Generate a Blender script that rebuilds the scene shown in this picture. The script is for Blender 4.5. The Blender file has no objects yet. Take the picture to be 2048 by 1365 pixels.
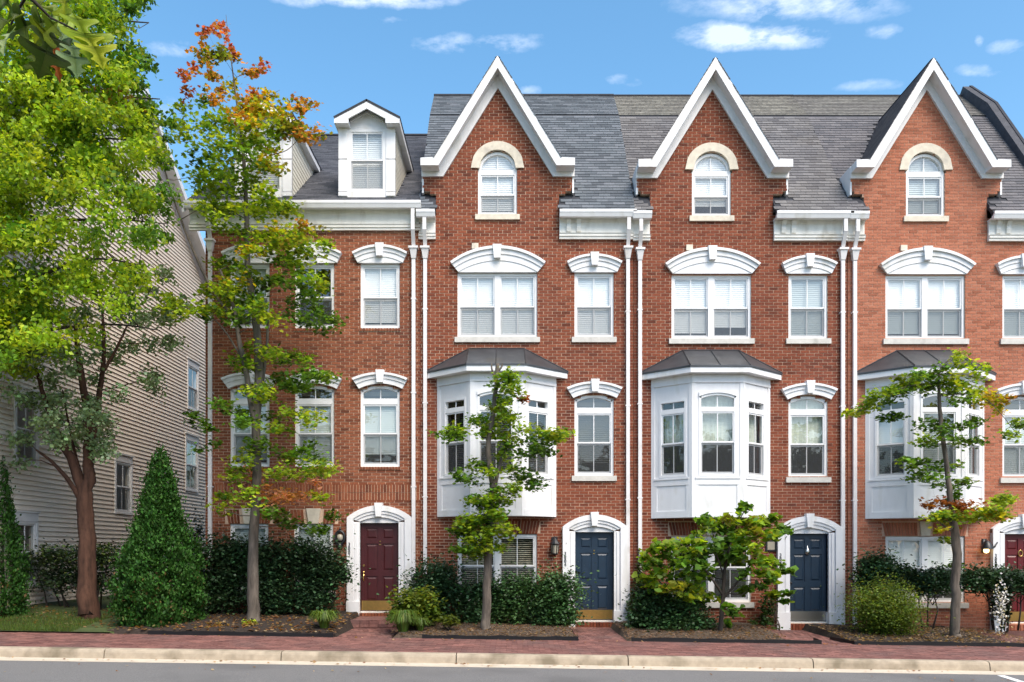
import bpy, bmesh, math, random
import numpy as np
from mathutils import Vector
R = math.radians
random.seed(7); rng = np.random.default_rng(11)
C = bpy.context.scene.collection
scene = bpy.context.scene

# ------------------------------------------------------------------ camera
DIST, FPX, CAMZ, HOR = 19.5, 1660.0, 1.84, 1100.0
cam = bpy.data.cameras.new('camera'); camo = bpy.data.objects.new('camera', cam); C.objects.link(camo)
camo.location = (0, -DIST, CAMZ); camo.rotation_euler = (R(90), 0, 0)
cam.sensor_width = 36.0; cam.lens = FPX / 2048 * 36.0
cam.shift_y = (HOR - 682.5) / 2048.0
cam.clip_start = 0.05; cam.clip_end = 3000
scene.camera = camo

# ------------------------------------------------------------------ sky, sun, exposure
SUN_EL, SUN_AZ = 52.0, -58.0         # azimuth measured from +X towards +Y: hazy sun to the right, in front of the facades
sd = Vector((math.cos(R(SUN_EL)) * math.cos(R(SUN_AZ)), math.cos(R(SUN_EL)) * math.sin(R(SUN_AZ)), math.sin(R(SUN_EL))))
w = bpy.data.worlds.new('World'); scene.world = w; w.use_nodes = True
nt = w.node_tree; nt.nodes.clear()
def wn(t, **k):
    n = nt.nodes.new(t)
    for a, b in k.items(): setattr(n, a, b)
    return n
def wmath(op, a, b=None, clamp=False):
    n = wn('ShaderNodeMath', operation=op, use_clamp=clamp)
    for i, v in enumerate((a, b)):
        if v is None: continue
        if isinstance(v, (int, float)): n.inputs[i].default_value = v
        else: nt.links.new(v, n.inputs[i])
    return n.outputs[0]
sky = wn('ShaderNodeTexSky', sky_type='NISHITA', sun_disc=False)
sky.sun_elevation = R(SUN_EL); sky.sun_rotation = R(90 - SUN_AZ)
sky.air_density = 1.0; sky.dust_density = 1.8; sky.ozone_density = 1.0
bg = wn('ShaderNodeBackground'); bg.inputs[1].default_value = 0.15
wo = wn('ShaderNodeOutputWorld')
tc = wn('ShaderNodeTexCoord'); sep = wn('ShaderNodeSeparateXYZ'); nt.links.new(tc.outputs['Generated'], sep.inputs[0])
ay = wmath('MAXIMUM', wmath('ABSOLUTE', sep.outputs[1]), 0.05)
cu = wmath('DIVIDE', sep.outputs[0], ay); cv = wmath('DIVIDE', sep.outputs[2], ay)
wz = wn('ShaderNodeTexNoise'); wz.inputs['Scale'].default_value = 16.0; wz.inputs['Detail'].default_value = 7; wz.inputs['Roughness'].default_value = .6; nt.links.new(tc.outputs['Generated'], wz.inputs['Vector'])
wsep = wn('ShaderNodeSeparateColor'); nt.links.new(wz.outputs['Color'], wsep.inputs[0])
cu = wmath('ADD', cu, wmath('MULTIPLY', wmath('SUBTRACT', wsep.outputs[0], .5), .075)); cv = wmath('ADD', cv, wmath('MULTIPLY', wmath('SUBTRACT', wsep.outputs[1], .5), .030))
nz = wn('ShaderNodeTexNoise'); nz.inputs['Scale'].default_value = 22.0; nz.inputs['Detail'].default_value = 8; nz.inputs['Roughness'].default_value = .62
mp = wn('ShaderNodeMapping'); mp.inputs['Scale'].default_value = (1, 1, 2.6); nt.links.new(tc.outputs['Generated'], mp.inputs[0]); nt.links.new(mp.outputs[0], nz.inputs['Vector'])
cl_sum = None
for (px, py, rx, ry, st) in [(1500, 76, 125, 24, 1.5), (1585, 12, 185, 34, .95), (730, -2, 165, 16, 1.2), (888, 88, 60, 19, .75), (1015, 86, 66, 17, .75), (335, 100, 60, 16, .6),
                             (1770, 68, 30, 15, .55), (1965, 138, 48, 13, .6), (2035, 92, 40, 14, .5), (1735, 172, 60, 12, .45), (1240, 163, 22, 9, .4), (1065, 185, 30, 9, .4), (310, 215, 50, 30, .6), (1965, 78, 14, 11, .5), (775, 42, 34, 9, .45)]:
    a = wmath('DIVIDE', wmath('SUBTRACT', cu, (px - 1024) / FPX), rx / FPX)
    b = wmath('DIVIDE', wmath('SUBTRACT', cv, (HOR - py) / FPX), ry / FPX)
    d = wmath('SQRT', wmath('ADD', wmath('MULTIPLY', a, a), wmath('MULTIPLY', b, b)))
    m = wmath('MULTIPLY', wmath('SUBTRACT', 1.45, d, True), st)
    cl_sum = m if cl_sum is None else wmath('MAXIMUM', cl_sum, m)
mask = wmath('SUBTRACT', wmath('MULTIPLY', cl_sum, wmath('ADD', wmath('MULTIPLY', nz.outputs[0], 4.2), -1.45)), .10, True)
mask = wmath('MINIMUM', wmath('MULTIPLY', mask, .50), .72)
mix = wn('ShaderNodeMixRGB'); nt.links.new(mask, mix.inputs[0])
hs_ = wn('ShaderNodeHueSaturation'); hs_.inputs['Hue'].default_value = .488; hs_.inputs['Saturation'].default_value = 1.24; hs_.inputs['Value'].default_value = 1.05
nt.links.new(sky.outputs[0], hs_.inputs['Color']); nt.links.new(hs_.outputs[0], mix.inputs[1])
mix.inputs[2].default_value = (5.6, 5.8, 6.4, 1)
nt.links.new(mix.outputs[0], bg.inputs[0]); nt.links.new(bg.outputs[0], wo.inputs[0])
sun = bpy.data.lights.new('sun', 'SUN'); sun.energy = 2.5; sun.angle = R(38.0); sun.color = (1.0, .91, .78)
suno = bpy.data.objects.new('sun', sun); C.objects.link(suno)
suno.rotation_euler = sd.to_track_quat('Z', 'Y').to_euler(); suno.location = (20, 0, 30)
scene.view_settings.view_transform = 'Standard'; scene.view_settings.look = 'None'
scene.view_settings.gamma = 1; scene.view_settings.use_curve_mapping = False
scene.view_settings.exposure = 0.92
scene.cycles.max_bounces = 10; scene.cycles.diffuse_bounces = 6; scene.cycles.transparent_max_bounces = 16

# ------------------------------------------------------------------ pixel helpers
def PX(px, y=0.0): return (px - 1024) * (DIST + y) / FPX
def PZ(py, y=0.0): return CAMZ + (HOR - py) * (DIST + y) / FPX
def P(px, py, y=0.0): return np.array((PX(px, y), y, PZ(py, y)))
SC = FPX / DIST

# ------------------------------------------------------------------ materials
MATS = {}
def mat(name, col, rough=.6, var=0.0, scale=8.0, bump=0.0, bscale=60.0, metal=0.0, spec=.35, stretch=None, stain=None):
    m = bpy.data.materials.new(name); m.use_nodes = True; t = m.node_tree; N = t.nodes; L = t.links
    b = N['Principled BSDF']; b.inputs['Roughness'].default_value = rough; b.inputs['Metallic'].default_value = metal
    b.inputs['Specular IOR Level'].default_value = spec
    g = N.new('ShaderNodeNewGeometry'); src = g.outputs['Position']
    if stretch:
        q = N.new('ShaderNodeMapping'); q.inputs['Scale'].default_value = stretch; L.new(src, q.inputs[0]); src = q.outputs[0]
    c4 = (*col, 1)
    if var > 0:
        n = N.new('ShaderNodeTexNoise'); n.inputs['Scale'].default_value = scale; n.inputs['Detail'].default_value = 6; n.inputs['Roughness'].default_value = .6
        L.new(src, n.inputs['Vector'])
        r = N.new('ShaderNodeValToRGB'); r.color_ramp.elements[0].position = .3; r.color_ramp.elements[1].position = .7
        r.color_ramp.elements[0].color = (*[c * (1 - var) for c in col], 1); r.color_ramp.elements[1].color = (*[min(1, c * (1 + var)) for c in col], 1)
        L.new(n.outputs[0], r.inputs[0]); out = r.outputs[0]
        if stain:
            n2 = N.new('ShaderNodeTexNoise'); n2.inputs['Scale'].default_value = stain[1]; n2.inputs['Detail'].default_value = 4; L.new(src, n2.inputs['Vector'])
            r2 = N.new('ShaderNodeValToRGB'); r2.color_ramp.elements[0].position = stain[2]; r2.color_ramp.elements[1].position = min(1, stain[2] + .2)
            L.new(n2.outputs[0], r2.inputs[0])
            mx = N.new('ShaderNodeMixRGB'); L.new(r2.outputs[0], mx.inputs[0]); L.new(out, mx.inputs[1]); mx.inputs[2].default_value = (*stain[0], 1); out = mx.outputs[0]
        L.new(out, b.inputs['Base Color'])
    else: b.inputs['Base Color'].default_value = c4
    if bump > 0:
        n = N.new('ShaderNodeTexNoise'); n.inputs['Scale'].default_value = bscale; n.inputs['Detail'].default_value = 4; L.new(src, n.inputs['Vector'])
        bp = N.new('ShaderNodeBump'); bp.inputs['Strength'].default_value = bump; bp.inputs['Distance'].default_value = .01
        L.new(n.outputs[0], bp.inputs['Height']); L.new(bp.outputs[0], b.inputs['Normal'])
    MATS[name] = m
    return m
def rmat(name, stops, rough=.8, mott=.25, mscale=25, bump=.3, bscale=120, spec=.25, big=0.0, bigcol=(0, 0, 0), bigscale=.5):
    """material for laid pieces: a random tone per piece (attribute rnd, or the object's own random number)"""
    m = bpy.data.materials.new(name); m.use_nodes = True; t = m.node_tree; N = t.nodes; L = t.links
    b = N['Principled BSDF']; b.inputs['Roughness'].default_value = rough; b.inputs['Specular IOR Level'].default_value = spec
    a = N.new('ShaderNodeAttribute'); a.attribute_name = 'rnd'; oi = N.new('ShaderNodeObjectInfo')
    ad = N.new('ShaderNodeMath'); ad.operation = 'ADD'; L.new(a.outputs['Fac'], ad.inputs[0]); L.new(oi.outputs['Random'], ad.inputs[1])
    fr = N.new('ShaderNodeMath'); fr.operation = 'FRACT'; L.new(ad.outputs[0], fr.inputs[0])
    r = N.new('ShaderNodeValToRGB'); e = r.color_ramp.elements
    while len(e) < len(stops): e.new(.5)
    for i, (p, c) in enumerate(stops): e[i].position = p; e[i].color = (*c, 1)
    L.new(fr.outputs[0], r.inputs[0])
    g = N.new('ShaderNodeNewGeometry'); n = N.new('ShaderNodeTexNoise'); n.inputs['Scale'].default_value = mscale; n.inputs['Detail'].default_value = 5; L.new(g.outputs['Position'], n.inputs['Vector'])
    mr = N.new('ShaderNodeMapRange'); mr.inputs[1].default_value = .25; mr.inputs[2].default_value = .75; mr.inputs[3].default_value = 1 - mott; mr.inputs[4].default_value = 1 + mott; L.new(n.outputs[0], mr.inputs[0])
    mx = N.new('ShaderNodeVectorMath'); mx.operation = 'SCALE'; L.new(r.outputs[0], mx.inputs[0]); L.new(mr.outputs[0], mx.inputs['Scale'])
    out = mx.outputs[0]
    if big > 0:
        n2 = N.new('ShaderNodeTexNoise'); n2.inputs['Scale'].default_value = bigscale; n2.inputs['Detail'].default_value = 5; L.new(g.outputs['Position'], n2.inputs['Vector'])
        r2 = N.new('ShaderNodeMapRange'); r2.inputs[1].default_value = .45; r2.inputs[2].default_value = .7; r2.inputs[3].default_value = 0; r2.inputs[4].default_value = big; L.new(n2.outputs[0], r2.inputs[0])
        m2 = N.new('ShaderNodeMixRGB'); L.new(r2.outputs[0], m2.inputs[0]); L.new(out, m2.inputs[1]); m2.inputs[2].default_value = (*bigcol, 1); out = m2.outputs[0]
    L.new(out, b.inputs['Base Color'])
    n3 = N.new('ShaderNodeTexNoise'); n3.inputs['Scale'].default_value = bscale; L.new(g.outputs['Position'], n3.inputs['Vector'])
    bp = N.new('ShaderNodeBump'); bp.inputs['Strength'].default_value = bump; bp.inputs['Distance'].default_value = .006; L.new(n3.outputs[0], bp.inputs['Height']); L.new(bp.outputs[0], b.inputs['Normal'])
    MATS[name] = m; return m
def leafmat(name, trans=.45, rough=.45, spec=.3):
    m = bpy.data.materials.new(name); m.use_nodes = True; t = m.node_tree; N = t.nodes; L = t.links
    b = N['Principled BSDF']; b.inputs['Roughness'].default_value = rough; b.inputs['Specular IOR Level'].default_value = spec
    a = N.new('ShaderNodeAttribute'); a.attribute_name = 'col'; L.new(a.outputs['Color'], b.inputs['Base Color'])
    tr = N.new('ShaderNodeBsdfTranslucent'); hs = N.new('ShaderNodeMixRGB'); hs.blend_type = 'MULTIPLY'; hs.inputs[0].default_value = 1; hs.inputs[2].default_value = (1.5, 1.35, .5, 1)
    L.new(a.outputs['Color'], hs.inputs[1]); L.new(hs.outputs[0], tr.inputs[0])
    mx = N.new('ShaderNodeMixShader'); mx.inputs[0].default_value = trans; L.new(b.outputs[0], mx.inputs[1]); L.new(tr.outputs[0], mx.inputs[2])
    L.new(mx.outputs[0], N['Material Output'].inputs[0]); MATS[name] = m; return m
def glassmat(name, refl, tint=(.93, .97, .96)):
    m = bpy.data.materials.new(name); m.use_nodes = True; t = m.node_tree; N = t.nodes; L = t.links; N.remove(N['Principled BSDF'])
    tr = N.new('ShaderNodeBsdfTransparent'); tr.inputs[0].default_value = (*tint, 1)
    gl = N.new('ShaderNodeBsdfGlossy'); gl.inputs['Roughness'].default_value = .015; gl.inputs[0].default_value = (1, 1, 1, 1)
    g = N.new('ShaderNodeNewGeometry'); n = N.new('ShaderNodeTexNoise'); n.inputs['Scale'].default_value = 1.8; L.new(g.outputs['Position'], n.inputs['Vector'])
    bp = N.new('ShaderNodeBump'); bp.inputs['Strength'].default_value = .12; bp.inputs['Distance'].default_value = .05; L.new(n.outputs[0], bp.inputs['Height']); L.new(bp.outputs[0], gl.inputs['Normal'])
    fr = N.new('ShaderNodeLayerWeight'); fr.inputs[0].default_value = .5; pw = N.new('ShaderNodeMath'); pw.operation = 'POWER'; pw.inputs[1].default_value = 5; L.new(fr.outputs['Facing'], pw.inputs[0])
    ad = N.new('ShaderNodeMath'); ad.operation = 'ADD'; ad.use_clamp = True; ad.inputs[1].default_value = refl + .05; L.new(pw.outputs[0], ad.inputs[0])
    mx = N.new('ShaderNodeMixShader'); L.new(ad.outputs[0], mx.inputs[0]); L.new(tr.outputs[0], mx.inputs[1]); L.new(gl.outputs[0], mx.inputs[2])
    L.new(mx.outputs[0], N['Material Output'].inputs[0]); MATS[name] = m; return m
def screenmat(name):
    m = bpy.data.materials.new(name); m.use_nodes = True; t = m.node_tree; N = t.nodes; L = t.links
    b = N['Principled BSDF']; b.inputs['Base Color'].default_value = (.07, .075, .08, 1); b.inputs['Roughness'].default_value = .7
    tr = N.new('ShaderNodeBsdfTransparent'); mx = N.new('ShaderNodeMixShader'); mx.inputs[0].default_value = .32
    L.new(tr.outputs[0], mx.inputs[1]); L.new(b.outputs[0], mx.inputs[2]); L.new(mx.outputs[0], N['Material Output'].inputs[0]); MATS[name] = m; return m
def emitmat(name, col, st):
    m = bpy.data.materials.new(name); m.use_nodes = True; t = m.node_tree; N = t.nodes
    b = N['Principled BSDF']; b.inputs['Base Color'].default_value = (*col, 1); b.inputs['Emission Color'].default_value = (*col, 1); b.inputs['Emission Strength'].default_value = st; MATS[name] = m; return m

red = lambda k, g=1.0: [(0, (.11 * k, .032 * k * g, .016 * k * g)), (.15, (.175 * k, .051 * k * g, .024 * k * g)), (.5, (.22 * k, .066 * k * g, .030 * k * g)), (.85, (.265 * k, .086 * k * g, .041 * k * g)), (1.0, (.18 * k, .053 * k * g, .026 * k * g))]
rmat('brick_a', red(1.0, 1.02), mott=.3, big=.3, bigcol=(.12, .04, .03), bigscale=.6)
rmat('brick_b', red(.96, .88), mott=.3, big=.35, bigcol=(.10, .034, .026), bigscale=.45)
rmat('brick_c', red(.86, .84), mott=.3, big=.35, bigcol=(.20, .062, .042), bigscale=.5)
rmat('brick_d', [(0, (.26, .085, .045)), (.3, (.36, .125, .070)), (.7, (.42, .155, .088)), (1, (.34, .115, .065))], mott=.22, big=.2, bigcol=(.34, .16, .11), bigscale=.7)
mat('mortar', (.60, .43, .31), .95, .15, 30, .3, 200, stain=((.42, .28, .21), .8, .55))
mat('mortar_d', (.56, .36, .26), .95, .15, 30, .3, 200)
mat('white', (.72, .722, .735), .5, .07, 3, .06, 30, stretch=(1, 1, .3), stain=((.54, .53, .49), 3.0, .56))
mat('white_old', (.70, .69, .65), .55, .1, 4, .08, 40, stretch=(1, 1, .35), stain=((.45, .42, .36), 3.0, .55))
mat('vinyl', (.74, .745, .755), .4, .04, 5)
mat('pipe', (.68, .66, .66), .4, .06, 4, stain=((.5, .46, .43), 2.0, .6))
mat('stone', (.62, .56, .46), .8, .12, 10, .15, 90, stain=((.40, .37, .32), 3, .6))
mat('limestone', (.55, .53, .49), .8, .12, 8, .2, 90, stain=((.30, .29, .26), 4, .58))
mat('cream', (.72, .66, .54), .6, .05, 5)
rmat('shingle_a', [(0, (0.065, 0.069, 0.081)), (.5, (0.098, 0.101, 0.117)), (1, (0.137, 0.140, 0.156))], .9, .3, 40, .5, 200)
rmat('shingle_b', [(0, (0.081, 0.091, 0.104)), (.5, (0.114, 0.130, 0.146)), (1, (0.150, 0.163, 0.182))], .9, .3, 40, .5, 200)
rmat('shingle_c', [(0, (0.104, 0.101, 0.107)), (.5, (0.140, 0.137, 0.142)), (1, (0.183, 0.178, 0.181))], .9, .3, 40, .5, 200, big=.25, bigcol=(.16, .14, .11), bigscale=.8)
rmat('shingle_d', [(0, (0.098, 0.098, 0.107)), (.5, (0.125, 0.120, 0.128)), (1, (0.156, 0.150, 0.156))], .9, .3, 40, .5, 200)
mat('parapet', (.062, .064, .074), .85, .25, 6, .3, 60); mat('roof_felt', (.035, .037, .045), .9, .2, 10)
mat('copper', (.075, .080, .088), .45, .35, 1.6, .1, 20, metal=.5, stain=((.10, .085, .06), 1.1, .58))
mat('interior', (.16, .15, .14), .9); mat('floor_slab', (.2, .17, .14), .9)
glassmat('glass', .07, (.95, .97, .965)); glassmat('glass_up', .07, (.97, .99, .98))
screenmat('screen')
mat('blind_white', (.88, .88, .87), .6); mat('blind_grey', (.50, .55, .55), .7); mat('blind_beige', (.62, .56, .44), .6); mat('blind_dark', (.16, .155, .15), .6)
mat('shade_green', (.50, .53, .46), .8, .12, 6, stretch=(1, 1, 5))
mat('door_red', (.052, .008, .010), .38, .12, 6, spec=.5); mat('door_blue', (.010, .026, .050), .38, .12, 6, spec=.5); mat('door_crimson', (.10, .007, .010), .38, .1, 6, spec=.5)
mat('brass', (.72, .48, .16), .28, .1, 20, metal=1); mat('steel', (.62, .60, .57), .3, metal=1); mat('black_metal', (.012, .013, .016), .4, spec=.5)
mat('lamp_glass', (.34, .31, .25), .2); emitmat('lit_bulb', (1, .72, .3), 2.2)
rmat('siding', [(0, (.74, .66, .56)), (1, (.78, .695, .59))], .55, .05, 4, .05, 60)
rmat('siding_cream', [(0, (.70, .66, .56)), (1, (.74, .70, .60))], .55, .05, 4, .05, 60)
mat('asphalt', (.165, .160, .156), .9, .30, 55, .7, 220, stain=((.125, .121, .119), .55, .50))
mat('concrete', (.37, .305, .225), .85, .16, 7, .3, 150, stain=((.19, .155, .105), 2.2, .47))
mat('gutter_pan', (.52, .45, .355), .85, .12, 6, .3, 150, stain=((.36, .30, .22), 3, .6))
rmat('paver', [(0, (.12, .052, .046)), (.4, (.175, .080, .068)), (.75, (.25, .115, .095)), (1, (.14, .066, .060))], .85, .3, 20, .3, 120, big=.6, bigcol=(.12, .080, .074), bigscale=1.1)
mat('paver_joint', (.11, .065, .055), .95, .25, 20)
mat('mulch', (.030, .021, .016), .95, .5, 25, 1.0, 50); mat('soil', (.07, .05, .035), .95, .4, 12, .8, 40)
mat('turf', (.055, .075, .022), .95, .4, 5, .6, 60); mat('ground', (.07, .085, .035), .95, .3, .4)
mat('bark_grey', (.112, .092, .074), .95, .55, 11, 1.0, 30, stretch=(1, 1, .22), stain=((.06, .05, .042), 6, .58)); mat('bark_red', (.075, .036, .023), .95, .55, 9, 1.0, 30, stretch=(1, 1, .25)); mat('bark_dark', (.045, .035, .028), .9, .35, 14, .6, 40, stretch=(1, 1, .3))
mat('edging', (.008, .008, .009), .5); mat('paint_line', (.72, .72, .70), .7, .1, 20)
leafmat('leaf', .5); leafmat('leaf_lawn', .3, .35, .55); leafmat('leaf_gloss', .15, .38, .4); leafmat('leaf_needle', .2, .6, .2); leafmat('petal', .3, .6)

# ------------------------------------------------------------------ mesh helpers
class MB:
    def __init__(s): s.v = []; s.f = []; s.r = []
    def add(s, vs, fs, rnd=0.0):
        o = len(s.v); s.v.extend(vs); s.f.extend([tuple(o + i for i in f) for f in fs]); s.r.extend([rnd] * len(fs))
    def box(s, x0, x1, y0, y1, z0, z1, T=None, rnd=0.0):
        vs = [(x, y, z) for z in (z0, z1) for y in (y0, y1) for x in (x0, x1)]
        if T: vs = [T(*p) for p in vs]
        s.add(vs, [(0, 2, 3, 1), (4, 5, 7, 6), (0, 1, 5, 4), (2, 6, 7, 3), (0, 4, 6, 2), (1, 3, 7, 5)], rnd)
    def prism(s, poly, d0, d1, T=None):
        n = len(poly); vs = [(u, d0, z) for u, z in poly] + [(u, d1, z) for u, z in poly]
        if T: vs = [T(*p) for p in vs]
        s.add(vs, [tuple(range(n)), tuple(range(2 * n - 1, n - 1, -1))] + [(i, n + i, n + (i + 1) % n, (i + 1) % n) for i in range(n)])
    def poly(s, pts, th=0.0):
        s.add([tuple(p) for p in pts], [tuple(range(len(pts)))])
    def slab(s, pts, n, th):
        """a flat polygon given thickness th against direction n"""
        k = len(pts); n = Vector(n).normalized() * th
        vs = [tuple(p) for p in pts] + [tuple(Vector(p) - n) for p in pts]
        s.add(vs, [tuple(range(k)), tuple(range(2 * k - 1, k - 1, -1))] + [(i, k + i, k + (i + 1) % k, (i + 1) % k) for i in range(k)])
    def tube(s, pts, rad, sides=8, cap=True):
        pts = [Vector(p) for p in pts]; base = len(s.v); n = len(pts); ref = None; vs = []; fs = []
        for i, p in enumerate(pts):
            t = (pts[min(i + 1, n - 1)] - pts[max(i - 1, 0)]).normalized()
            if ref is None: ref = Vector((0, 1, 0)) if abs(t.y) < .8 else Vector((1, 0, 0))
            a = (ref - t * ref.dot(t)).normalized(); b = t.cross(a); ref = a
            for k in range(sides):
                q = 2 * math.pi * k / sides; vs.append(tuple(p + (a * math.cos(q) + b * math.sin(q)) * rad[i]))
        for i in range(n - 1):
            for k in range(sides): fs.append((i * sides + k, i * sides + (k + 1) % sides, (i + 1) * sides + (k + 1) % sides, (i + 1) * sides + k))
        if cap: fs.append(tuple(range(sides - 1, -1, -1))); fs.append(tuple((n - 1) * sides + k for k in range(sides)))
        s.add(vs, fs)
    def lathe(s, c, prof, sides=12):
        vs = []; fs = []
        for (r, z) in prof:
            for k in range(sides): q = 2 * math.pi * k / sides; vs.append((c[0] + r * math.cos(q), c[1] + r * math.sin(q), c[2] + z))
        for i in range(len(prof) - 1):
            for k in range(sides): fs.append((i * sides + k, i * sides + (k + 1) % sides, (i + 1) * sides + (k + 1) % sides, (i + 1) * sides + k))
        s.add(vs, fs)
    def mesh(s, name, m, smooth=False, fix=True, rnd=False):
        me = bpy.data.meshes.new(name); me.from_pydata(s.v, [], s.f)
        if fix:
            b = bmesh.new(); b.from_mesh(me); bmesh.ops.recalc_face_normals(b, faces=b.faces); b.to_mesh(me); b.free()
        if rnd:
            at = me.attributes.new('rnd', 'FLOAT', 'FACE'); at.data.foreach_set('value', s.r)
        me.materials.append(MATS[m])
        if smooth: me.polygons.foreach_set('use_smooth', [True] * len(me.polygons))
        return me
def link(name, me, parent=None, loc=None):
    o = bpy.data.objects.new(name, me); C.objects.link(o)
    if parent is not None:
        o.parent = parent
        o.location = loc if loc is not None else ((0, 0, 0) if parent.parent is not None else (-parent.location.x, -parent.location.y, -parent.location.z))
    elif loc is not None: o.location = loc
    return o
def part(name, mb, m, parent, smooth=False, fix=True, rnd=False): return link(name, mb.mesh(name, m, smooth, fix, rnd), parent)
def tag(o, label, cat, group=None):
    o['label'] = label; o['category'] = cat
    if group: o['group'] = group
    return o
def thing(name, label, cat, loc, group=None):
    o = bpy.data.objects.new(name, None); C.objects.link(o); o.location = loc; o.empty_display_size = .3
    return tag(o, label, cat, group)
def struct(name, mb, m, **k):
    o = link(name, mb.mesh(name, m, **k)); o['kind'] = 'structure'; return o
def single(name, mb, m, base, label, cat, group=None, smooth=False, fix=True, rnd=False):
    """a thing that is one mesh, its origin at its base"""
    mb.v = [(x - base[0], y - base[1], z - base[2]) for x, y, z in mb.v]
    o = link(name, mb.mesh(name, m, smooth, fix, rnd), None, tuple(base)); return tag(o, label, cat, group)
def circ(hw, r): Rr = (hw * hw + r * r) / (2 * r); return Rr
def arcpts(u0, u1, z, rise, n=14):
    hw = (u1 - u0) / 2; uc = (u0 + u1) / 2; Rr = circ(hw, rise); cz = z + rise - Rr
    return [(uc + hw * t, cz + math.sqrt(max(0, Rr * Rr - (hw * t) ** 2))) for t in np.linspace(-1, 1, n + 1)]
def arcz(u, u0, u1, z, rise):
    if rise <= 0: return z
    hw = (u1 - u0) / 2; uc = (u0 + u1) / 2; Rr = circ(hw, rise); cz = z + rise - Rr
    return cz + math.sqrt(max(0, Rr * Rr - (u - uc) ** 2))
ID = lambda dx=0, dz=0, dy=0: (lambda u, d, z: (u + dx, d + dy, z + dz))
U = lambda px: PX(px); Z = lambda py: PZ(py)

# ------------------------------------------------------------------ windows
def blinds(par, T, u0, u1, z0, z1, m, tilt, step=.046, d=.145, name='blind'):
    mb = MB(); n = int((z1 - z0) / step)
    hw = .025
    for i in range(n):
        zc = z1 - (i + .5) * step; dz = hw * math.sin(tilt); dd = hw * math.cos(tilt)
        j = random.uniform(-.0015, .0015)
        vs = [(u0, d - dd, zc - dz + j), (u1, d - dd, zc - dz - j), (u1, d + dd, zc + dz), (u0, d + dd, zc + dz)]
        mb.add([T(*p) for p in vs], [(0, 1, 2, 3)])
    if n: part(name, mb, m, par, fix=False)
def panes(par, T, a, b, z0, z1, d, m, rise=0, mt=.02, full=None):
    """two panes either side of one muntin"""
    c = (a + b) / 2; fa, fb = full or (a, b)
    for (x0, x1) in ((a, c), (c, b)):
        if rise > 0:
            top = [(x, arcz(x, fa, fb, z1, rise)) for x in np.linspace(x1, x0, 9)]
            pl = [(x0, z0), (x1, z0)] + top
        else: pl = [(x0, z0), (x1, z0), (x1, z1), (x0, z1)]
        mb = MB(); mb.add([T(u, d, z) for u, z in pl], [tuple(range(len(pl)))]); part('pane', mb, m, par, fix=False)
    mb = MB(); zt = arcz(c, fa, fb, z1, rise) if rise > 0 else z1
    mb.box(c - mt / 2, c + mt / 2, d - .008, d + .008, z0, zt, T); part('muntin', mb, 'vinyl', par)
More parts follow.
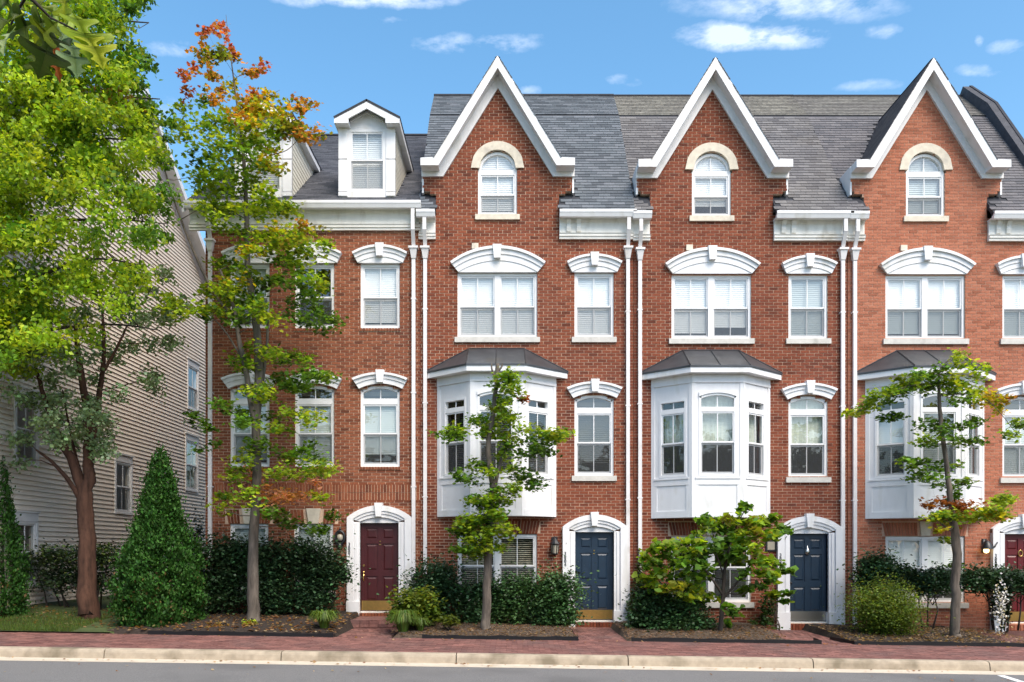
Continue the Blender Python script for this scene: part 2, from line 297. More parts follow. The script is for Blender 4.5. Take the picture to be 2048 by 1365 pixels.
def window(house, T, u0, u1, z0, z1, rise=0, double=False, trans=None, up='white', low='white', zm=None, sill=None, spandrel=False, fw=.06, name='window', screens=True, d0=.045, full_low=None, cover=False):
    fr = MB(); dB = d0 + .11
    fr.box(u0, u0 + fw, d0, dB, z0, z1, T); fr.box(u1 - fw, u1, d0, dB, z0, z1, T); fr.box(u0 + fw, u1 - fw, d0, dB, z0, z0 + fw, T)
    if rise > 0:
        o = arcpts(u0, u1, z1, rise, 18); hw = (u1 - u0) / 2; r2 = rise - fw * .2 if rise < hw * .8 else rise - fw
        i_ = arcpts(u0 + fw, u1 - fw, z1 - (0 if rise > hw * .8 else fw * .85), r2, 18)
        fr.prism(o + i_[::-1], d0, dB, T)
        iz, ir = (z1 - (0 if rise > hw * .8 else fw * .85)), r2
        if spandrel: fr.prism([(u0, z1 + rise + .01), (u0, z1)] + o[1:-1] + [(u1, z1), (u1, z1 + rise + .01)], d0 - .03, dB, T)
    else: fr.box(u0 + fw, u1 - fw, d0, dB, z1 - fw, z1, T)
    ua, ub = u0 + fw, u1 - fw; top = z1 - fw; bot = z0 + fw
    units = [(ua, ub)]
    if double:
        c = (u0 + u1) / 2; mw = .065; fr.box(c - mw, c + mw, d0 - .004, dB + .002, bot, top, T); units = [(ua, c - mw), (c + mw, ub)]
    if trans is not None: fr.box(ua, ub, d0 + .003, dB + .002, trans[0], trans[1], T); top = trans[0]
    wdw = part(name, fr, 'vinyl', house)
    if trans is not None:
        panes(wdw, T, ua, ub, trans[1], (iz if rise > 0 else z1 - fw), d0 + .05, 'glass', rise=(ir if rise > 0 else 0))
    if zm is None: zm = (bot + top) / 2
    for (a, b) in units:
        for (s0, s1, dd, which) in ((zm, top, d0 + .018, 'up'), (bot, zm, d0 + .045, 'low')):
            sb = MB(); rw = .032
            sb.box(a, a + rw, dd, dd + .026, s0, s1, T); sb.box(b - rw, b, dd, dd + .026, s0, s1, T)
            sb.box(a + rw, b - rw, dd, dd + .026, s0, s0 + (.045 if which == 'low' else .04), T); sb.box(a + rw, b - rw, dd, dd + .026, s1 - .035, s1, T)
            part('sash', sb, 'vinyl', wdw)
            panes(wdw, T, a + rw, b - rw, s0 + .04, s1 - .035, dd + .014, 'glass_up' if which == 'up' else 'glass')
        if screens:
            sc = MB(); sc.add([T(a + .004, d0 + .012, bot), T(b - .004, d0 + .012, bot), T(b - .004, d0 + .012, zm + .01), T(a + .004, d0 + .012, zm + .01)], [(0, 1, 2, 3)])
            part('insect_screen', sc, 'screen', wdw, fix=False)
        ztop = (z1 + rise - .03) if (trans is not None and rise > 0 and (cover or up == 'green')) else (top + (.03 if trans is None else 0))
        for (kind, s0, s1) in ((up, zm, ztop), (low, bot - .02, zm)):
            if kind is None: continue
            if kind == low and s1 == zm and kind != 'green': s0 += random.choice((0, 0, 0, .1, .22))
            if kind == 'white': blinds(wdw, T, a - .02, b + .02, s0, s1, 'blind_white', R(74))
            elif kind == 'grey': blinds(wdw, T, a - .02, b + .02, s0, s1, 'blind_grey', R(74))
            elif kind == 'open': blinds(wdw, T, a - .02, b + .02, s0, s1, 'blind_beige', R(16))
            elif kind == 'dark': blinds(wdw, T, a - .02, b + .02, s0, s1, 'blind_dark', R(24))
            elif kind == 'green':
                m_ = MB(); n = 24; us = np.linspace(a - .02, b + .02, n)
                vs = [T(u, .19 + .012 * math.sin(i * 1.9) + random.uniform(-.004, .004), z) for z in (s0, s1) for i, u in enumerate(us)]
                m_.add(vs, [(i, i + 1, n + i + 1, n + i) for i in range(n - 1)]); part('curtain', m_, 'shade_green', wdw, smooth=True, fix=False)
    if sill:
        m_ = MB(); m_.box(u0 - .065, u1 + .065, -.055, d0 + .05, z0 - .125, z0 - .002, T); part('sill', m_, sill, wdw)
    return wdw
def hood(par, T, aL, aR, az, ar, bL, bR, bz, br, tymp, key, mt='white'):
    """segmental moulded head: outer arc (ends at az, rise ar), inner arc (ends at bz, rise br)"""
    o = arcpts(aL, aR, az, ar, 20); i_ = arcpts(bL, bR, bz, br, 20)
    mid = [((a[0] * .45 + b[0] * .55), (a[1] * .45 + b[1] * .55)) for a, b in zip(o, i_)]
    up = [((a[0] * .80 + b[0] * .20), (a[1] * .80 + b[1] * .20)) for a, b in zip(o, i_)]
    h = MB(); h.prism(mid + i_[::-1], -.062, .03, T); h.prism(up + mid[::-1], -.085, .031, T); h.prism(o + up[::-1], -.13, .032, T)
    ho = part('window_hood', h, mt, par)
    if tymp:
        t = MB(); t.prism([(bL, bz - .001), ] + i_[1:-1] + [(bR, bz - .001)], -.045, .06, T); part('hood_panel', t, mt, ho)
    k = MB(); u0, u1, z0, z1 = key; f = (u1 - u0) * .14
    k.prism([(u0 + f, z0), (u1 - f, z0), (u1, z1), (u0, z1)], -.16, .02, T); part('keystone', k, mt, ho)
def win3_double(h, dx, dz, **k):
    T = ID(dx, dz); x = window(h, T, U(915), U(1074.5), Z(675), Z(546.5), double=True, zm=Z(614), **k)
    hood(x, T, U(901), U(1091), Z(527), Z(495) - Z(527), U(917), U(1075), Z(545.6), Z(523) - Z(545.6), True, (U(985.7), U(1003.5), Z(520), Z(493)))
def win3_single(h, dx, dz, **k):
    T = ID(dx, dz); x = window(h, T, U(1149), U(1227.5), Z(675), Z(546.5), zm=Z(614), **k)
    hood(x, T, U(1133.5), U(1243.5), Z(526), Z(511) - Z(526), U(1144), U(1234), Z(545.6), Z(533.5) - Z(545.6), True, (U(1180), U(1197), Z(534), Z(508.5)))
def win2_single(h, dx, dz, **k):
    T = ID(dx, dz); x = window(h, T, U(1149), U(1227.5), Z(952), Z(799), rise=Z(789.5) - Z(799), trans=(Z(827), Z(815)), zm=Z(887), **k)
    hood(x, T, U(1133), U(1244), Z(777), Z(765) - Z(777), U(1146.5), U(1233), Z(797), Z(786.5) - Z(797), False, (U(1181), U(1198), Z(785.5), Z(760.5)))
def win_gable(h, dx, dz, **k):
    T = ID(dx, dz); hw = (U(1034) - U(956)) / 2
    x = window(h, T, U(956), U(1034), Z(430), Z(342), rise=hw, trans=(Z(348.5), Z(338)), zm=Z(390), cover=True, **k)
    m_ = MB(); o = arcpts(U(942), U(1048.5), Z(337), U(995.2) - U(942), 22); i_ = arcpts(U(959), U(1031.5), Z(337), U(995.2) - U(959), 22)
    m_.prism(o + i_[::-1], -.035, .06, T); part('arch_surround', m_, 'stone', x)

# ------------------------------------------------------------------ doors
def door_set(h, dx, dz, dm, plate, wreath=None, knob='brass', digits='3884', lamp=True, kz=True):
    T = ID(dx, dz); yo = -.12
    uL, uR = PX(1125.5, yo), PX(1255, yo); dL, dR = PX(1150), PX(1227.5); zt = Z(1064.6); zb = Z(1243)
    zsp = PZ(1052, yo); zcr = PZ(1029.5, yo); zfoot = PZ(1258, yo) - .05
    s = MB()
    for a, b, sg in ((uL, dL, 1), (dR, uR, -1)):
        wd = b - a; s.box(a, b, -.07, .1, zfoot, zt + .02, T)
        if sg > 0: a1, b1, a2, b2 = a, a + wd * .52, a + wd * .62, a + wd * .8
        else: a1, b1, a2, b2 = b - wd * .52, b, b - wd * .8, b - wd * .62
        s.box(a1, b1, -.115, -.065, zfoot, zsp - .02, T); s.box(a2, b2, -.09, -.065, zfoot, zt, T)
        s.box(a - .012, b - .006 if sg > 0 else b + .012, -.13, .09, zfoot - .02, PZ(1222, yo), T)
    o = arcpts(uL, uR, zsp - .02, zcr - zsp + .02, 22); i_ = arcpts(dL, dR, zt + .03, Z(1053.5) - zt - .03, 22)
    m1 = [(a[0] * .55 + b[0] * .45, a[1] * .55 + b[1] * .45) for a, b in zip(o, i_)]; m2 = [(a[0] * .3 + b[0] * .7, a[1] * .3 + b[1] * .7) for a, b in zip(o, i_)]
    s.prism(o + m1[::-1], -.117, .09, T); s.prism(m1 + m2[::-1], -.092, .088, T); s.prism(m2 + i_[::-1], -.068, .087, T)
    s.prism([(dL, zt - .0), (dL, zt + .028)] + i_[1:-1] + [(dR, zt + .028), (dR, zt)], -.02, .09, T)
    sur = part('door_surround', s, 'white', h)
    k = MB(); k.prism([(PX(1184, yo), PZ(1052, yo)), (PX(1194.5, yo), PZ(1052, yo)), (PX(1197.5, yo), PZ(1024.5, yo)), (PX(1181, yo), PZ(1024.5, yo))], -.165, .02, T); part('keystone', k, 'white', sur)
    # digits down the left pilaster
    for i, ch in enumerate(digits):
        cu_ = bpy.data.curves.new('house_number', 'FONT'); cu_.body = ch; cu_.size = .115; cu_.extrude = .004; cu_.align_x = 'CENTER'
        tmp = bpy.data.objects.new('tmp', cu_); C.objects.link(tmp); bpy.context.view_layer.update()
        me = bpy.data.meshes.new_from_object(tmp); bpy.data.objects.remove(tmp)
        x, y, z = T(PX(1130.5, yo), -.12, PZ(1111 + i * 7.3, yo))
        me.transform(__import__('mathutils').Matrix.Translation((x, y, z)) @ __import__('mathutils').Matrix.Rotation(R(90), 4, 'X'))
        me.materials.clear(); me.materials.append(MATS['black_metal']); link('house_number', me, sur)
    # door leaf: slab, stiles and rails, raised panels
    d = MB(); dz0 = zb + .02; W = dR - dL
    d.box(dL + .004, dR - .004, .10, .15, dz0, zt - .004, T)
    H = zt - dz0; st = W * .13; mid = W * .12
    rows = [(.03, .055, .36), (.0, 0, 0)]
    zz = lambda f: dz0 + H * f
    holes = [(zz(.115), zz(.395)), (zz(.455), zz(.765)), (zz(.815), zz(.945))]
    cols = [(dL + st, (dL + dR) / 2 - mid / 2), ((dL + dR) / 2 + mid / 2, dR - st)]
    for a, b in ((dL + .004, dL + st), ((dL + dR) / 2 - mid / 2, (dL + dR) / 2 + mid / 2), (dR - st, dR - .004)): d.box(a, b, .082, .1, dz0, zt - .004, T)
    prev = dz0
    for (a, b) in holes + [(zt - .004, None)]:
        for c0, c1 in cols: d.box(c0, c1, .083, .1, prev, a, T)
        prev = b
    for (a, b) in holes:
        for c0, c1 in cols:
            q = .03; vs = [T(*p) for p in [(c0 + q, .1, a + q), (c1 - q, .1, a + q), (c1 - q, .1, b - q), (c0 + q, .1, b - q), (c0 + 2 * q, .086, a + 2 * q), (c1 - 2 * q, .086, a + 2 * q), (c1 - 2 * q, .086, b - 2 * q), (c0 + 2 * q, .086, b - 2 * q)]]
            d.add(vs, [(4, 5, 6, 7), (0, 1, 5, 4), (1, 2, 6, 5), (2, 3, 7, 6), (3, 0, 4, 7)])
    do = part('door', d, dm, h)
    k = MB(); k.box(dL + .02, dR - .02, .074, .084, dz0 + .02, dz0 + .245, T); part('kick_plate', k, plate, do)
    k = MB(); k.box(dL - .01, dR + .01, .02, .16, zb - .02, dz0, T); part('threshold', k, 'white_old', do)
    hx = dL + .07; hz = zz(.44)
    k = MB(); c = T(hx, .06, hz); k.lathe(c, [(.001, -.03), (.022, -.024), (.03, 0), (.022, .024), (.001, .03)], 10); k.tube([T(hx, .085, hz), T(hx, .06, hz)], [.014, .014], 8); part('door_knob', k, knob, do, smooth=True)
    k = MB(); k.tube([T(hx, .083, hz + .16), T(hx, .068, hz + .16)], [.03, .026], 10); part('lock', k, knob, do)
    if knob == 'brass': k = MB(); k.tube([T(hx, .08, hz - .02), T(hx, .045, hz - .08), T(hx, .045, hz - .16), T(hx, .08, hz - .2)], [.012] * 4, 8); part('handle', k, knob, do)
    uc = (dL + dR) / 2; kz_ = zz(.78)
    k = MB()
    if wreath == 'star': k.lathe(T(uc, .07, kz_ + .04), [(.001, .15), (.02, .09), (.055, .02), (.06, -.03), (.035, -.08), (.001, -.09)], 10)
    elif wreath == 'ring':
        pts = [T(uc + .05 * math.sin(q), .072, kz_ + .07 * math.cos(q)) for q in np.linspace(0, 2 * math.pi, 15)]; k.tube(pts, [.013] * 15, 6, False); k.tube([T(uc, .085, kz_ + .07), T(uc, .06, kz_ + .07)], [.022, .02], 8)
    else: k.tube([T(uc, .085, kz_ + .02), T(uc, .07, kz_ + .02)], [.02, .016], 8); k.box(uc - .02, uc + .02, .075, .085, kz_ - .06, kz_ - .04, T)
    part('door_knocker', k, 'steel' if wreath == 'star' else 'brass', do, smooth=wreath is not None)
    return zb
def lantern(h, dx, dz, kind):
    T = ID(dx, dz); a = MB(); c = U(1109); z0, z1 = Z(1112), Z(1076)
    if kind == 'box':
        a.box(c - .07, c + .07, -.02, 0, z0 + .12, z1 + .02, T); a.tube([T(c, -.02, z1 - .02), T(c, -.1, z1 + .03), T(c, -.14, z1 - .02)], [.012] * 3, 6)
        a.lathe(T(c, -.14, z1 - .16), [(.115, 0), (.12, .02), (.07, .09), (.03, .14), (.001, .17)], 8); a.lathe(T(c, -.14, z0 + .04), [(.001, -.05), (.03, -.03), (.075, 0), (.075, .02)], 8)
        for q in range(6): an = q * math.pi / 3; a.tube([T(c + .075 * math.cos(an), -.14 + .075 * math.sin(an), z0 + .05), T(c + .1 * math.cos(an), -.14 + .1 * math.sin(an), z1 - .16)], [.008, .008], 4)
        o = part('wall_lantern', a, 'black_metal', h); g = MB(); g.lathe(T(c, -.14, z0 + .05), [(.068, 0), (.09, z1 - z0 - .22)], 8); part('lantern_glass', g, 'lamp_glass', o)
    elif kind == 'oval':
        c += .02
        pts = [T(c + .105 * math.sin(q), -.07, (z0 + z1) / 2 + .15 * math.cos(q)) for q in np.linspace(0, 2 * math.pi, 19)]; a.tube(pts, [.035] * 19, 8, False)
        a.box(c - .05, c + .05, -.06, 0, z0 - .03, z0 + .09, T); a.tube([T(c, -.05, z1 + .03), T(c, -.05, z1 - .05)], [.02, .03], 8)
        a.lathe(T(c, -.09, z0 - .02), [(.001, -.04), (.05, -.02), (.07, .03), (.04, .08)], 10)
        o = part('wall_lantern', a, 'black_metal', h, smooth=True); g = MB(); g.lathe(T(c, -.08, (z0 + z1) / 2 - .07), [(.001, -.02), (.06, .0), (.075, .07), (.06, .13), (.001, .15)], 10); part('lantern_glass', g, 'lamp_glass', o, smooth=True)
    elif kind == 'plaque':
        a.box(U(1103) , U(1125) - .02, -.035, 0, Z(1100), Z(1078), T); o = part('meter_box', a, 'black_metal', h); g = MB(); g.box(U(1103) + .035, U(1125) - .055, -.043, -.03, Z(1100) + .035, Z(1078) - .035, T); part('box_lid', g, 'lamp_glass', o)
    else:
        c += .03; a.box(c - .05, c + .05, -.03, 0, z0 + .12, z1 + .02, T); a.lathe(T(c, -.14, z1 - .2), [(.13, -.02), (.125, .02), (.09, .1), (.05, .16), (.001, .19)], 10)
        a.tube([T(c, -.02, z1 - .06), T(c, -.14, z1 - .03)], [.018, .018], 6); a.tube([T(c + .06, -.14, z1 - .2), T(c + .16, -.16, z1 - .17), T(c + .23, -.16, z1 - .06)], [.025, .02, .014], 6)
        o = part('wall_lantern', a, 'black_metal', h, smooth=True); g = MB(); g.lathe(T(c - .02, -.14, z1 - .27), [(.001, -.05), (.05, -.03), (.065, .02), (.05, .06), (.001, .07)], 10); part('light_bulb', g, 'lit_bulb', o, smooth=True)

# ------------------------------------------------------------------ laid brick walls
CH, BL, J = .0705, .212, .0135
def brick_wall(house, intervals, blocked, z0, z1, bm_, mm, want, core=True, y=0.0, objs=300):
    """courses of bricks over a mortar core; intervals(z) gives the solid spans; blocked rectangles take other bricks"""
    core_m = MB(); st = MB(); full = []
    full_m = MB(); full_m.add([(-(BL - J) / 2, 0, -(CH - J) / 2), ((BL - J) / 2, 0, -(CH - J) / 2), ((BL - J) / 2, 0, (CH - J) / 2), (-(BL - J) / 2, 0, (CH - J) / 2)] + [(-(BL - J) / 2, .02, -(CH - J) / 2), ((BL - J) / 2, .02, -(CH - J) / 2), ((BL - J) / 2, .02, (CH - J) / 2), (-(BL - J) / 2, .02, (CH - J) / 2)],
                              [(0, 1, 2, 3), (1, 0, 4, 5), (2, 1, 5, 6), (3, 2, 6, 7), (0, 3, 7, 4)])
    fme = full_m.mesh('brick', bm_, fix=False)
    n = int((z1 - z0) / CH)
    for i in range(n):
        zc = z0 + (i + .5) * CH; iv = intervals(zc)
        for a, b in iv:
            core_m.box(a, b, y + .009, y + .24, z0 + i * CH, z0 + (i + 1) * CH)
        bl = [(p[0], p[1]) for p in blocked if p[2] < zc < p[3]]
        off = (i % 2) * BL / 2 + (i * 37 % 5) * .002
        for a, b in iv:
            k0 = int(math.floor((a - off) / BL)) - 1; x = off + k0 * BL
            while x < b:
                x0, x1 = max(a, x), min(b, x + BL - J); x += BL
                segs = [(x0, x1)]
                for p, q in bl:
                    ns = []
                    for s0, s1 in segs:
                        if s1 <= p or s0 >= q: ns.append((s0, s1))
                        else:
                            if s0 < p: ns.append((s0, p))
                            if s1 > q: ns.append((q, s1))
                    segs = ns
                for s0, s1 in segs:
                    if s1 - s0 < .02: continue
                    dy = random.uniform(-.002, .002); zz = zc + random.uniform(-.0015, .0015)
                    if abs((s1 - s0) - (BL - J)) < .001: full.append(((s0 + s1) / 2, y + dy, zz))
                    else: stq(st, s0, s1, y + dy, zz, CH - J)
    full.sort(key=lambda p: (p[0] - want[0]) ** 2 + (p[2] - want[1]) ** 2)
    bx = house.location
    wall = part('wall', core_m, mm, house, fix=False)
    for p in full[:objs]: link('brick', fme, wall, p)
    for p in full[objs:]: stq(st, p[0] - (BL - J) / 2, p[0] + (BL - J) / 2, p[1], p[2], CH - J)
    s = part('brickwork', st, bm_, wall, fix=False, rnd=True); s['kind'] = 'stuff'; s.location = (0, 0, 0)
    return wall
def stq(st, s0, s1, y, z, h):
    st.add([(s0, y, z - h / 2), (s1, y, z - h / 2), (s1, y, z + h / 2), (s0, y, z + h / 2), (s0, y + .02, z - h / 2), (s1, y + .02, z - h / 2), (s1, y + .02, z + h / 2), (s0, y + .02, z + h / 2)],
           [(0, 1, 2, 3), (1, 0, 4, 5), (2, 1, 5, 6), (3, 2, 6, 7), (0, 3, 7, 4)], random.random())
def child(name, mb, m, par, **k):
    o = part(name, mb, m, par, **k); o.location = (0, 0, 0) if par.parent else o.location; return o
def soldiers(wall, x0, x1, z0, z1, m, fan=0.0, gap=None, name='soldier_brick', y=-.004, w_=.0705):
    n = max(1, round((x1 - x0) / w_)); st_ = (x1 - x0) / n; xc = (x0 + x1) / 2
    for i in range(n):
        a, b = x0 + i * st_ + J / 2, x0 + (i + 1) * st_ - J / 2
        if gap and b > gap[0] and a < gap[1]: continue
        ta, tb = (xc + (v - xc) * (1 + fan) for v in (a, b))
        mb = MB(); mb.prism([(a, z0), (b, z0), (tb, z1), (ta, z1)], y, .02); child(name, mb, m, wall)
def sub_rects(iv, ops, z):
    for (a, b, f) in ops:
        r = f(z)
        if not r: continue
        ns = []
        for s0, s1 in iv:
            if s1 <= r[0] or s0 >= r[1]: ns.append((s0, s1))
            else:
                if s0 < r[0]: ns.append((s0, r[0]))
                if s1 > r[1]: ns.append((r[1], s1))
        iv = ns
    return iv
def rect_op(x0, x1, z0, z1): return (x0, x1, lambda z: (x0, x1) if z0 < z < z1 else None)
def arch_op(x0, x1, z0, zs, rise):
    def f(z):
        if z <= z0: return None
        if z < zs: return (x0, x1)
        hw = (x1 - x0) / 2; Rr = circ(hw, rise); q = Rr * Rr - (z - (zs + rise - Rr)) ** 2
        if z > zs + rise or q <= 0: return None
        q = math.sqrt(q); return ((x0 + x1) / 2 - q, (x0 + x1) / 2 + q)
    return (x0, x1, f)

# ------------------------------------------------------------------ roofs
def shingles(parent, org, udir, sdir, width, length, m, keep=None, expo=.127, tab=.28, objs=300, near=None, name='shingle', th=.012):
    """courses of shingle tabs on a plane; udir along the eave, sdir up the slope"""
    org = Vector(org); udir = Vector(udir).normalized(); sdir = Vector(sdir).normalized(); nrm = udir.cross(sdir).normalized()
    if nrm.z < 0: nrm = -nrm
    n = int(length / expo); st = MB(); items = []
    for i in range(n):
        off = (i * .37 % 1) * tab; x = -off
        while x < width:
            a, b = max(0, x), min(width, x + tab - .006); x += tab
            if b - a < .03: continue
            c = org + udir * ((a + b) / 2) + sdir * ((i + .5) * expo)
            if keep and not keep(c): continue
            items.append((a, b, i, c))
    if near is not None: items.sort(key=lambda t: (t[3] - Vector(near)).length)
    cache = {}
    for k, (a, b, i, c) in enumerate(items):
        hw = (b - a) / 2; jit = random.uniform(-.004, .004); e = expo
        q = [c + udir * s * hw + sdir * t + nrm * hh for (s, t, hh) in ((-1, -e / 2 + jit, th * 1.6), (1, -e / 2 + jit, th * 1.6), (1, e / 2 + .012, th * .4), (-1, e / 2 + .012, th * .4), (-1, -e / 2 + jit, 0), (1, -e / 2 + jit, 0))]
        fs = [(0, 1, 2, 3), (1, 0, 4, 5), (0, 3, 4), (1, 5, 2)]
        if k < objs:
            key = (round(hw, 3),)
            if key not in cache:
                mb = MB(); mb.add([tuple(p - c) for p in q], fs); cache[key] = mb.mesh(name, m, fix=False)
            link(name, cache[key], parent, tuple(c))
        else: st.add([tuple(p) for p in q], fs, random.random())
    if st.v:
        o = part(name + '_field', st, m, parent, fix=False, rnd=True); o.location = (0, 0, 0); o['kind'] = 'stuff'
def pipe_run(house, X, ztop, zhead, zfoot, m='pipe', elbow=None):
    d = MB(); w_ = .042
    def seg(p, q):
        p, q = Vector(p), Vector(q); d.box(-w_, w_, -.03, .03, 0, 1, lambda u, dd, z: tuple(p.lerp(q, z) + Vector((u, dd, 0))))
    seg((X, -.075, zfoot), (X, -.075, zhead)); seg((X, -.075, zhead + .2), (X, -.077, zhead + .31)); seg((X, -.077, zhead + .30), (X, -.24, zhead + .62)); seg((X, -.24, zhead + .61), (X, -.24, ztop))
    if elbow: seg((X, -.075, zfoot + .02), (X + elbow, -.22, zfoot - .12))
    o = part('downspout', d, m, house)
    h = MB(); z0, z1 = zhead, zhead + .27
    vs = [(X - .05, -.12, z0), (X + .05, -.12, z0), (X + .05, -.02, z0), (X - .05, -.02, z0), (X - .085, -.16, z0 + .22), (X + .085, -.16, z0 + .22), (X + .085, -.012, z0 + .22), (X - .085, -.012, z0 + .22)]
    h.add(vs, [(0, 1, 2, 3), (4, 5, 6, 7), (0, 1, 5, 4), (1, 2, 6, 5), (2, 3, 7, 6), (3, 0, 4, 7)]); h.box(X - .11, X + .11, -.18, -.01, z0 + .222, z1)
    part('conductor_head', h, m, o)
    for zz in np.arange(zfoot + .8, zhead - .3, 2.2): b = MB(); b.box(X - .06, X + .06, -.108, -.002, zz, zz + .03); part('strap', b, m, o)
def cornice(house, x0, x1, zg, yg=-.3, drop=.46, brk=(), capL=True, capR=True, m='white_old'):
    """gutter, soffit, frieze and moulding along an eave; zg is the top of the gutter"""
    T = lambda u, d, z: (d, u, z)          # profile in (y, z), extruded along x
    def ext(poly, a, b, name, mm, par):
        mb = MB(); n = len(poly); vs = [(a, y, z) for y, z in poly] + [(b, y, z) for y, z in poly]
        mb.add(vs, [tuple(range(n)), tuple(range(2 * n - 1, n - 1, -1))] + [(i, n + i, n + (i + 1) % n, (i + 1) % n) for i in range(n)]); return part(name, mb, mm, par)
    zb = zg - .14
    fz = ext([(-.055, zb - drop + .13), (-.055, zb - .003), (-.004, zb - .003), (-.004, zb - drop + .13)], x0 + .01, x1 - .01, 'cornice', m, house)
    ext([(-.075, zb - drop), (-.075, zb - drop + .05), (-.10, zb - drop + .06), (-.10, zb - drop + .10), (-.12, zb - drop + .128), (-.003, zb - drop + .128), (-.003, zb - drop)], x0 + .005, x1 - .005, 'moulding', m, fz)
    ext([(-.056, zb - .075), (-.10, zb - .004), (-.056, zb - .004)], x0 + .012, x1 - .012, 'bed_mould', m, fz)
    ext([(yg + .10, zb), (-.001, zb), (-.001, zb + .03), (yg + .10, zb + .03)], x0, x1, 'soffit', m, fz)
    ext([(yg + .105, zb - .02), (yg + .02, zb - .02), (yg - .005, zb + .05), (yg - .02, zb + .08), (yg - .02, zg), (yg, zg), (yg + .005, zg - .02), (yg + .10, zg - .02)], x0 - (.03 if capL else 0), x1 + (.03 if capR else 0), 'gutter', 'white', fz)
    for xb in brk:
        mb = MB(); mb.v = []
        poly = [(-.056, zb - .30), (-.09, zb - .29), (-.11, zb - .2), (-.10, zb - .12), (-.15, zb - .06), (-.17, zb - .01), (-.056, zb - .01)]
        ext(poly, xb - .05, xb + .05, 'bracket', m, fz)
    return fz

# ------------------------------------------------------------------ bay window
def bay(house, dx, dz, kinds):
    b, w1, w2 = .66, .58, 1.38; xc = -.36 + dx; zt, zb = 5.86 + dz, 2.61 + dz
    root = MB(); pts = [(-w2, .0), (-w1, -b), (w1, -b), (w2, .0)]
    # floor and ceiling of the bay and the soffit
    for (a, c) in ((zb, zb + .06), (zt - .05, zt)):
        root.prism([(p[0] + xc, p[1]) for p in pts], a, c, lambda u, d, z: (u, z, d))
    ro = part('bay_window', root, 'white', house)
    for i in range(3):
        p, q = Vector((*pts[i], 0)), Vector((*pts[i + 1], 0)); Ld = (q - p).length; ud = (q - p).normalized(); nin = Vector((-ud.y, ud.x, 0))
        org = p + Vector((xc, 0, 0))
        T = (lambda org, ud, nin: (lambda u, d, z: tuple(org + ud * u + nin * d + Vector((0, 0, z)))))(org, ud, nin)
        zr = lambda py: PZ(py, -b) + dz
        if i == 1: u0, u1 = .155, Ld - .155; zs = zr(790.5); rise = .085; ztop = zs + rise
        else: zs = zr(793); rise = 0; ztop = zs; u0, u1 = (.20, .895) if i == 0 else (Ld - .895, Ld - .20)
        z0 = zr(949)
        f = MB(); th = .09; e = .0 if i == 1 else .0
        f.box(0, u0, 0, th, zb + .004, zt - .004, T); f.box(u1, Ld, 0, th, zb + .004, zt - .004, T); f.box(u0, u1, .001, th, zb + .004, z0, T); f.box(u0, u1, .001, th, ztop, zt - .004, T)
        # corner posts and mouldings
        f.box(-.012, .075, -.016, .02, zb + .001, zt, T); f.box(Ld - .075, Ld + .012, -.0155, .02, zb + .001, zt, T)
        f.box(.07, Ld - .07, -.02, .02, zb + .002, zb + .15, T); f.box(.07, Ld - .07, -.018, .02, z0 - .20, z0 - .06, T); f.box(.07, Ld - .07, -.035, .02, z0 - .065, z0 - .03, T)
        f.box(.074, .14, -.0145, .02, zb + .15, z0 - .2, T); f.box(Ld - .14, Ld - .074, -.0145, .02, zb + .15, z0 - .2, T)
        f.box(-.01, Ld + .01, -.03, .02, zt - .19, zt - .13, T); f.box(-.01, Ld + .01, -.022, .02, zt - .13, zt - .001, T)
        part('bay_panel', f, 'white', ro).location = (0, 0, 0)
        up, low = kinds[i]
        wd = window(ro, T, u0, u1, z0, zs, rise=rise, trans=(zr(820.5), zr(811)), zm=zr(883), up=up, low=low, d0=-.012, spandrel=rise > 0, name='window_frame', fw=.05)
        # children of a part: window_frame keeps its pieces one level up
        for ch in list(wd.children): ch.parent = ro; ch.location = (0, 0, 0)
        wd.location = (0, 0, 0)
    # eave fascia and standing seam roof
    ze0, ze1 = 5.86 + dz, 5.98 + dz; a, w1e, w2e = b + .22, .66, 1.66
    ep = [(-w2e, -.002), (-w1e, -a), (w1e, -a), (w2e, -.002)]
    f = MB(); f.prism([(p[0] + xc, p[1]) for p in ep], ze0 + .001, ze1, lambda u, d, z: (u, z, d)); part('bay_fascia', f, 'white', ro).location = (0, 0, 0)
    r = MB(); zt2 = 6.56 + dz; tw = .65
    E = [(p[0] * 1.015 + xc, p[1] * 1.02 - (.003 if p[1] < -.1 else 0), ze1 + .004) for p in ep]; Tp = [(-tw + xc, -.001, zt2), (tw + xc, -.001, zt2)]
    Eb = [(x, y, z + .035) for x, y, z in E]
    r.add(E + Eb + Tp, [(0, 1, 5, 4), (1, 2, 6, 5), (2, 3, 7, 6), (4, 5, 8), (5, 6, 9, 8), (6, 7, 9), (0, 1, 2, 3), (0, 4, 8, 9, 7, 3)])
    rr = part('bay_roof', r, 'copper', ro); rr.location = (0, 0, 0)
    s = MB()
    for p0, p1 in ((Eb[1], Tp[0]), (Eb[2], Tp[1]), (tuple((Vector(Eb[1]) + Vector(Eb[2])) / 2), tuple((Vector(Tp[0]) + Vector(Tp[1])) / 2)), (Eb[0], Tp[0]), (Eb[3], Tp[1]), (Tp[0], Tp[1])):
        s.tube([Vector(p0) + Vector((0, -.005, .006)), Vector(p1) + Vector((0, -.005, .006))], [.014, .014], 4)
    part('roof_seam', s, 'copper', ro).location = (0, 0, 0)
    return ro

